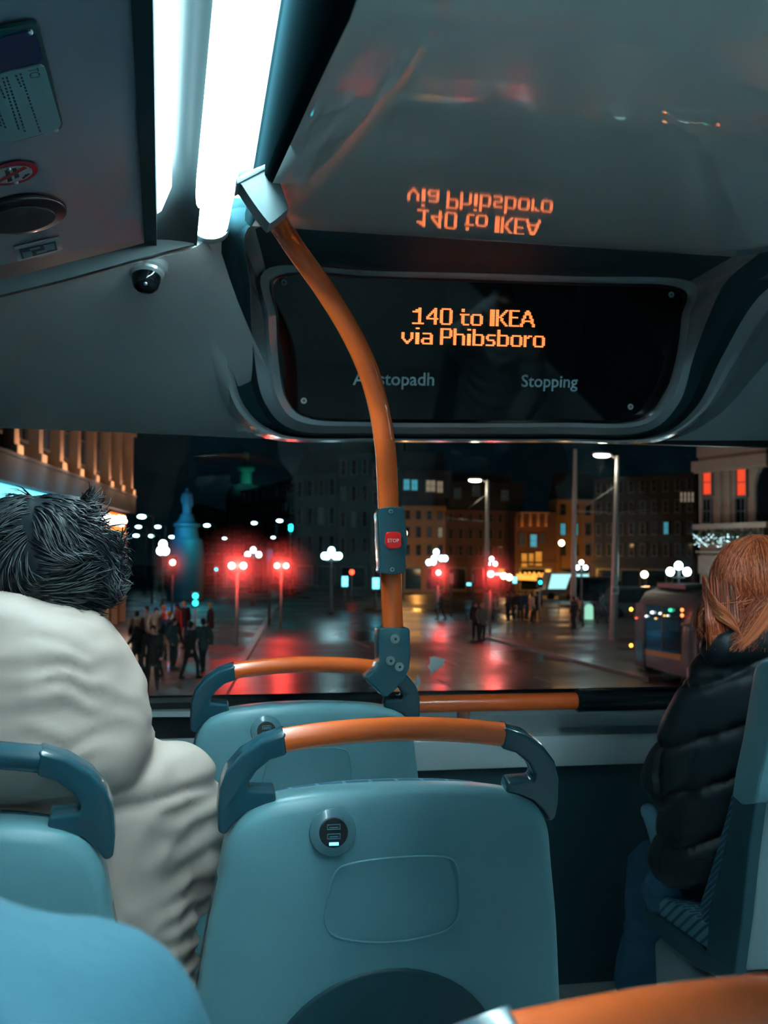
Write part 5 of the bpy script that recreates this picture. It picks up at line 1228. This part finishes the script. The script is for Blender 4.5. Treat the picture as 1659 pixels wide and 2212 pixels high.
S = [('loft', tr), (PY(1548, 1492, 2.66), PY(1500, 1575, 2.70), .080, .078), (PY(1500, 1575, 2.70), PY(1456, 1685, 2.76), .078, .080), (PY(1456, 1685, 2.76), V((1.45, 2.98, .76)), .080, .055), (V((1.68, 2.67, 1.07)), V((1.74, 2.76, .84)), .08, .075), (V((1.74, 2.76, .84)), V((1.56, 2.98, .76)), .075, .055),
     (PY(1560, 1392, 2.60), PY(1680, 1384, 2.60), .052, .060)]
me = union(S, .008, 4)
def puff(co, n):
    x, y, z = co
    rel = CAM-co; 
    xs = 1.262
    ph = (z-.50*max(0, x-xs)-.85*max(0, xs-x)+.012*noise.noise(co*6))/.132
    d = abs((ph % 1)-.5)*2          # 1 on the seam
    a = .020*(1-d**5)-.012
    if y < 2.72: a -= .013*math.exp(-((x-xs-.01)/.010)**2)
    a += .0016*noise.noise(V((x*9, y*9, z*14)))
    a += max(0, d-.35)*.0055*(1-abs(noise.noise(V((x*24+z*10, y*10, z*10))))*3)
    return a
lab(link('puffer_jacket', setmat(displace(me, puff), M['puff']), wom), 'black quilted puffer jacket')
S = [(PY(1416, 1765, 2.84), PY(1470, 1905, 2.84), .030, .045), (PY(1400, 1752, 2.86), PY(1440, 1850, 2.86), .022, .03), (PY(1462, 1880, 2.84), PY(1530, 1930, 2.80), .05, .06)]
me = union(S, .008, 3); displace(me, lambda co, n: .004*fbm(co, 22, 2)); lab(link('shirt_tail', setmat(me, M['shirt']), wom), 'pale blue shirt tail')
S = []
for L in 'LR': S += [(J['pelvis'], J['hip'+L], .15, .125), (J['hip'+L], J['kn'+L], .112, .078), (J['kn'+L], J['kn'+L]*.5+J['an'+L]*.5, .078, .068), (J['kn'+L]*.5+J['an'+L]*.5, V(J['an'+L])+V((0, 0, .03)), .068, .080)]
me = union(S, .009, 3); displace(me, lambda co, n: .006*(1-abs(noise.noise(V((co.x*12, co.y*9, co.z*20))))*2.5))
lab(link('jeans', setmat(me, M['jeans']), wom), 'blue jeans')
for L in 'LR': link('shoe', setmat(union([(V(J['an'+L])-V((0, .03, .035)), J['to'+L], .045, .04)], .01), M['signw']), wom)
hc = PY(1640, 1262, 2.66); rnd = random.Random(21)
cap = union([('b', hc+V((0, 0, .004)), (.122, .118, .122)), ('b', hc+V((-.005, -.03, -.07)), (.105, .085, .09)), ('b', hc+V((-.072, .02, -.075)), (.066, .07, .075)), ('b', hc+V((-.045, -.035, -.105)), (.06, .055, .06))], .008, 4)
st = []
def ell_(d, k=1.): return hc+V((d.x*.124*k, d.y*.120*k, d.z*.126*k))
tail = PY(1612, 1392, 2.545)
for k in range(2600):
    th = rnd.uniform(-PI, PI*.0) if rnd.random() < .8 else rnd.uniform(0, PI); top = V((.0+rnd.uniform(-.12, .05), rnd.uniform(-.25, .5), 1)).normalized()
    if th > 0: th = rnd.choice((PI-.0, 0))+rnd.uniform(-.5, .5)
    side = V((math.cos(th), math.sin(th), 0)); mi = rnd.choices((0, 1, 2), (5, 3, 2))[0]; lo = rnd.uniform(.994, 1.035)
    cl = .022*noise.noise(V((th*3.1, 1.3, 0)))
    pts = []; a1 = rnd.uniform(1.75, 2.3)
    for j in range(9):
        a = .15+(a1-.15)*j/8; d = top*math.cos(a)+side*math.sin(a); d = V((d.x, d.y, d.z)).normalized(); pts.append(ell_(d, lo+.004*math.sin(j*.9+th*7)+cl))
    # gather towards the nape or hang free on the left
    e = pts[-1]
    if side.x < -.62:
        fl = [PY(1530+rnd.uniform(-18, 26), 1330+rnd.uniform(-20, 30), 2.60+rnd.uniform(-.02, .06)), PY(1552+rnd.uniform(-30, 25), 1378+rnd.uniform(-22, 12), 2.58+rnd.uniform(-.01, .05)), PY(1600+rnd.uniform(-50, 20), 1396+rnd.uniform(-18, 12), 2.56)] if rnd.random() < .7 else [PY(1522+rnd.uniform(-12, 22), 1335, 2.68), PY(1535+rnd.uniform(-15, 15), 1385+rnd.uniform(-20, 12), 2.70)]
    else: fl = [e*.45+(tail+V((rnd.uniform(-.03, .05), 0, .04)))*.55, tail+V((rnd.uniform(-.05, .05), rnd.uniform(-.01, .02), rnd.uniform(-.02, .02)))]
    pts = cr(pts[::2]+fl, 4); st.append((pts, mi, rnd.uniform(.0007, .0015)))
for k in range(360):     # swept locks from the left over the nape, towards the lower right
    o = rnd.uniform(-1, 1); p = [PY(1516+6*rnd.random(), 1272+30*o, 2.63), PY(1545+4*o, 1312+24*o, 2.56), PY(1585+6*o, 1345+20*o, 2.545+.01*rnd.random()), PY(1606+8*o, 1380+9*o, 2.54), PY(1612+16*o, 1404, 2.55)]
    st.append((cr(p, 5), rnd.choices((0, 1, 2), (4, 4, 1))[0], rnd.uniform(.0010, .0019)))
for k in range(420):
    o = rnd.uniform(-1, 1); p = [PY(1705, 1250+40*o, 2.56), PY(1668, 1310+28*o, 2.545), PY(1634, 1358+20*o, 2.538), PY(1600, 1394+12*o, 2.54), PY(1566+22*o, 1408+5*o, 2.56)]
    st.append((cr(p, 5), rnd.choices((0, 1, 2), (4, 4, 1))[0], rnd.uniform(.0010, .0019)))
for k in range(700):     # lengths filling the space between the two locks
    x = rnd.uniform(1528, 1612); o = rnd.uniform(-8, 8); y0 = rnd.uniform(1245, 1325); p = [PY(x-6, y0, 2.60+.02*rnd.random()), PY(x+o*.4, max(1338, y0+20), 2.568), PY(x+6+o, 1375, 2.566), PY(x+10+o*1.5, 1400+rnd.uniform(-10, 8), 2.572)]
    st.append((cr(p, 4), rnd.choices((0, 1, 2), (5, 2, 3))[0], rnd.uniform(.0009, .0017)))
for k in range(60):      # loose thin strands
    x = rnd.uniform(1508, 1545); st.append((cr([PY(x, 1310, 2.66), PY(x-6+rnd.uniform(-6, 6), 1350, 2.66), PY(x+rnd.uniform(-8, 12), 1385+rnd.uniform(-15, 10), 2.64)], 5), rnd.choice((0, 1)), .0009))
lab(link('hair', hairmesh(cap, st, (M['hair1'], M['hair2'], M['hair3']), 0), wom), 'long straight copper hair')

# ---------------------------------------------------------------- person in light blue at the near lower left
M['bluej'] = mat('light_blue_fabric', (.040, .150, .205), .8, bump=(60, .15))
bp = thing('person', V((-.22, .72, 0)), 'person in a light blue jacket, only one blurred shoulder showing at the near lower left', 'person')
J = seated(-.235, .62, .02); J['shR'] = V((-.06, .58, 1.13)); J['shL'] = V((-.42, .60, 1.10)); J['elR'] = V((-.02, .62, .86)); J['chest'] = V((-.24, .59, .98)); J['neck'] = V((-.25, .60, 1.16)); J['head'] = V((-.26, .62, 1.32)); J['elL'] = V((-.50, .66, .84)); J['wrR'] = V((-.10, .90, .74)); J['wrL'] = V((-.34, .9, .74))
link('body', setmat(union(skeleton(J), .011), M['skin']), bp); eyes(J, bp)
S = [(V((-.13, .58, 1.148)), V((-.060, .59, 1.130)), .110, .105), (V((-.060, .59, 1.125)), V((.012, .61, .96)), .105, .092), (V((.012, .61, .96)), J['wrR'], .09, .05), (J['chest'], V((-.36, .59, 1.05)), .15, .12), (J['chest'], J['pelvis'], .15, .17), (V((-.40, .60, 1.08)), J['elL'], .09, .075), (J['elL'], J['wrL'], .075, .05), (V((-.12, .57, 1.15)), V((-.25, .58, 1.15)), .085, .07)]
me = union(S, .01, 5); displace(me, lambda co, n: .016*(1-abs(noise.noise(V((co.x*4, co.y*4, co.z*13+co.x*9))))*2.4))
lab(link('jacket', setmat(me, M['bluej']), bp), 'light blue jacket')
S = []
for L in 'LR': S += [(J['pelvis'], J['hip'+L], .14, .115), (J['hip'+L], J['kn'+L], .10, .075), (J['kn'+L], V(J['an'+L])+V((0, 0, .04)), .075, .058)]
link('trousers', setmat(union(S, .014), M['trou']), bp)
cap = union([('b', J['head']+V((0, -.01, .03)), (.088, .098, .09)), ('b', J['head']+V((0, -.03, -.02)), (.08, .08, .08))], .01, 3); link('hair', setmat(cap, M['hairb']), bp)
for L in 'LR': link('shoe', setmat(union([(V(J['an'+L])-V((0, .03, .035)), J['to'+L], .05, .042)], .012), M['shoe']), bp)

# ---------------------------------------------------------------- unseen passenger added on the right behind, only to reflect in the display glass
M['wpuff'] = mat('pale_puffer', (.50, .66, .70), .6)
rp = thing('person', V((1.93, -.18, 0)), 'person in a pale puffer jacket, unseen, added for its faint reflection in the display glass', 'person')
J = seated(1.93, -.25, .02); J['elL'] = V((1.69, .0, 1.22)); J['wrL'] = V((1.75, .20, 1.42))
link('body', setmat(union(skeleton(J), .012), M['skin']), rp); eyes(J, rp)
S = [(J['chest'], J['pelvis'], .17, .19), (J['chest'], J['shL'], .15, .10), (J['chest'], J['shR'], .15, .10), (J['shL'], J['elL'], .10, .082), (J['elL'], J['wrL'], .08, .06), (J['shR'], J['elR'], .10, .085), (J['elR'], J['wrR'], .085, .06)]
me = union(S, .012, 4); displace(me, lambda co, n: .018*abs(math.sin((co.z+co.y*.6)*42))-.01); lab(link('puffer_jacket', setmat(me, M['wpuff']), rp), 'pale puffer jacket')
S = []
for L in 'LR': S += [(J['pelvis'], J['hip'+L], .14, .115), (J['hip'+L], J['kn'+L], .10, .075), (J['kn'+L], V(J['an'+L])+V((0, 0, .04)), .075, .058)]
link('trousers', setmat(union(S, .016), M['trou']), rp)
link('hair', setmat(union([('b', J['head']+V((0, -.01, .03)), (.088, .098, .09)), ('b', J['head']+V((0, -.03, -.02)), (.08, .08, .08))], .012, 3), M['hairb']), rp)
for L in 'LR': link('shoe', setmat(union([(V(J['an'+L])-V((0, .03, .035)), J['to'+L], .05, .042)], .012), M['shoe']), rp)
seat_r = copy_seat(seat0, 'right hand bus seat outside the view, holding the pale puffer jacket passenger', (1.94, -.57, 0)); seat_r['group'] = 'bus seats'

# ================================================================== PEDESTRIANS
def standing(walk=0., bag=False):
    P = lambda a, b_, c: V((a, b_, c)); J = dict(pelvis=P(0, 0, .95), waist=P(0, .01, 1.08), chest=P(0, 0, 1.30), neck=P(0, .01, 1.48), head=P(0, .03, 1.63), curl=V((0, .6, -.4)))
    for L, s in (('L', -1), ('R', 1)):
        w = walk*s
        J['sh'+L] = P(s*.18, 0, 1.42); J['el'+L] = P(s*.25, -.05-w*.10, 1.15); J['wr'+L] = P(s*.24, .05-w*.2, .92)
        J['hip'+L] = P(s*.09, 0, .92); J['kn'+L] = P(s*.10, .06+w*.16, .50); J['an'+L] = P(s*.11, -.02+w*.24, .08); J['to'+L] = P(s*.12, .12+w*.25, .035)
    return J
PM = {}
def pedset(key, walk):
    J = standing(walk); d = {}
    d['body'] = setmat(union(skeleton(J, .95), .016, 3), M['skin'])
    S = [(J['chest'], J['pelvis'], .155, .16), (J['pelvis'], V((0, 0, .80)), .165, .17), (J['neck']-V((0, 0, .04)), J['chest'], .08, .15)]
    for L in 'LR': S += [(J['chest'], J['sh'+L], .13, .09), (J['sh'+L], J['el'+L], .085, .07), (J['el'+L], J['wr'+L], .07, .05)]
    d['coat'] = displace(union(S, .022, 3), lambda co, n: .01*fbm(co, 9, 2)); S = []
    for L in 'LR': S += [(J['pelvis'], J['hip'+L], .12, .105), (J['hip'+L], J['kn'+L], .095, .07), (J['kn'+L], V(J['an'+L])+V((0, 0, .03)), .07, .055)]
    d['trousers'] = union(S, .022, 3); S = []
    for L in 'LR': S += [(V(J['an'+L])-V((0, .03, .03)), J['to'+L], .05, .04)]
    d['shoes'] = union(S, .02, 2)
    d['hair'] = union([('b', J['head']+V((0, -.012, .03)), (.092, .10, .092)), ('b', J['head']+V((0, -.035, -.03)), (.082, .075, .09))], .016, 2)
    h = J['head']+V((0, -.005, .06)); d['hat'] = union([('b', h, (.102, .110, .085)), ('b', h+V((0, 0, .085)), (.03, .03, .03))], .014, 2)
    PM[key] = d
pedset('stand', 0.); pedset('walk', 1.)
CL = {k: mat('cloth_'+k, c, .8) for k, c in dict(black=(.010, .014, .017), navy=(.015, .035, .06), grey=(.16, .16, .16), cream=(.50, .38, .29), brown=(.14, .08, .055), teal=(.02, .07, .08), red=(.28, .03, .03), tan=(.42, .26, .17), ohat=(.95, .30, .02), blond=(.50, .30, .14)).items()}
def ped(px, py, label, kind='stand', coat='black', tr='black', hair='black', hat=None, h=1.72, rz=0., D=None, group='pedestrians', bag=None):
    f = G(px, py) if D is None else PY(px, 1300, D); f.z = STREET+(.12 if px < 470 or px > 1080 else 0)
    t = thing('person', f, label, 'person', group); t.scale = (h/1.75,)*3; t.rotation_euler = (0, 0, rz)
    for nm, mm in (('body', None), ('coat', CL[coat]), ('trousers', CL[tr]), ('shoes', CL['black']), ('hair' if not hat else 'hat', CL[hat or hair])):
        me = PM[kind][nm if nm != 'shoes' else 'shoes']
        if mm is not None: me = me.copy(); setmat(me, mm)
        o = bpy.data.objects.new(nm, me); COL.objects.link(o); o.parent = t
    if bag:
        b = MB(CL[bag]); b.box((.30, .0, .80), (.12, .30, .30)); b.tube([V((.30, -.1, .95)), V((.26, 0, 1.2)), V((.30, .1, .95))], .012, 6)
        o = b.build('bag', None, bevel=.03); o.parent = t
    return t
R_ = math.radians
# two standing figures in the road centre and people near them
ped(1028, 1388, 'person in black standing left in the pair at the kerb, centre right', coat='black', h=1.76, rz=R_(160), D=50)
ped(1041, 1388, 'person in a grey coat standing right in the pair at the kerb, blond hair', coat='grey', hair='blond', h=1.72, rz=R_(200), D=49.5)
ped(953, 1340, 'person in black crossing just below the single red light right of the pole', 'walk', D=66, h=1.75, rz=R_(80))
for i, (x, D_, c_, h_, lb) in enumerate(((1098, 62, 'black', 1.75, 'leftmost figure in black of the waiting group by the tram stop'), (1110, 63, 'black', 1.68, 'second dark figure from the left in the waiting group'), (1124, 62, 'navy', 1.78, 'navy coated figure in the middle of the waiting group'),
        (1137, 64, 'black', 1.72, 'dark figure right of the navy coated one in the waiting group'), (1149, 61, 'cream', 1.66, 'figure in a pale coat in the waiting group'), (1161, 62, 'black', 1.74, 'rightmost figure in black of the waiting group'))):
    ped(x, 0, lb, 'stand', c_, h=h_, rz=R_(40+60*i), D=D_, group='waiting group across the junction')
ped(1240, 0, 'person in black standing beside the bare mast', D=55, h=1.7, rz=R_(30))
ped(1249, 0, 'person in a tan coat stepping off by the bollard', 'walk', 'tan', D=57, h=1.66, rz=R_(100))
ped(1300, 0, 'person in dark clothes passing between bollard and speed sign', 'walk', 'teal', D=60, h=1.72, rz=R_(270))
# crowd on the left pavement
ped(331, 0, 'large dark figure with a round shoulder bag, nearest in the left crowd', 'walk', 'black', D=31, h=1.80, rz=R_(175), bag='black')
for i, (x, D_, kind, c_, hr, hat, h_, lb) in enumerate((
    (296, 40, 'stand', 'brown', 'black', None, 1.76, 'figure in brown at the left edge of the left crowd'),
    (300, 36, 'walk', 'black', 'blond', 'cream', 1.72, 'figure with a cream hat in the left crowd'),
    (318, 44, 'walk', 'grey', 'black', None, 1.74, 'grey coated figure behind the cream hat'),
    (337, 42, 'stand', 'cream', 'black', None, 1.78, 'pale coated figure in the middle of the left crowd'),
    (352, 46, 'walk', 'tan', 'blond', None, 1.70, 'tan coated figure walking away in the left crowd'),
    (365, 40, 'stand', 'navy', 'black', 'ohat', 1.70, 'figure in a bright orange hat and navy jacket'),
    (347, 35, 'walk', 'tan', 'black', None, 1.45, 'small figure with a peach jacket in front of the orange hat'),
    (384, 45, 'walk', 'red', 'black', None, 1.80, 'figure in dark red behind the orange hat'),
    (397, 48, 'stand', 'black', 'blond', None, 1.76, 'fair haired figure in black at the right side of the left crowd'),
    (376, 37, 'stand', 'teal', 'black', None, 1.66, 'figure in a dark teal coat right of the orange hat'),
    (412, 34, 'walk', 'black', 'black', None, 1.72, 'figure in black close to the cyan walking signal'),
    (440, 36, 'walk', 'teal', 'black', None, 1.70, 'rightmost dark figure of the left crowd at the kerb'),
    (455, 47, 'stand', 'black', 'blond', None, 1.74, 'far figure at the kerb beneath the nearest double red light'))):
    ped(x, 0, lb, kind, c_, hair=hr, hat=hat, h=h_, rz=R_((i*67) % 360), D=D_, group='crowd on the left pavement')
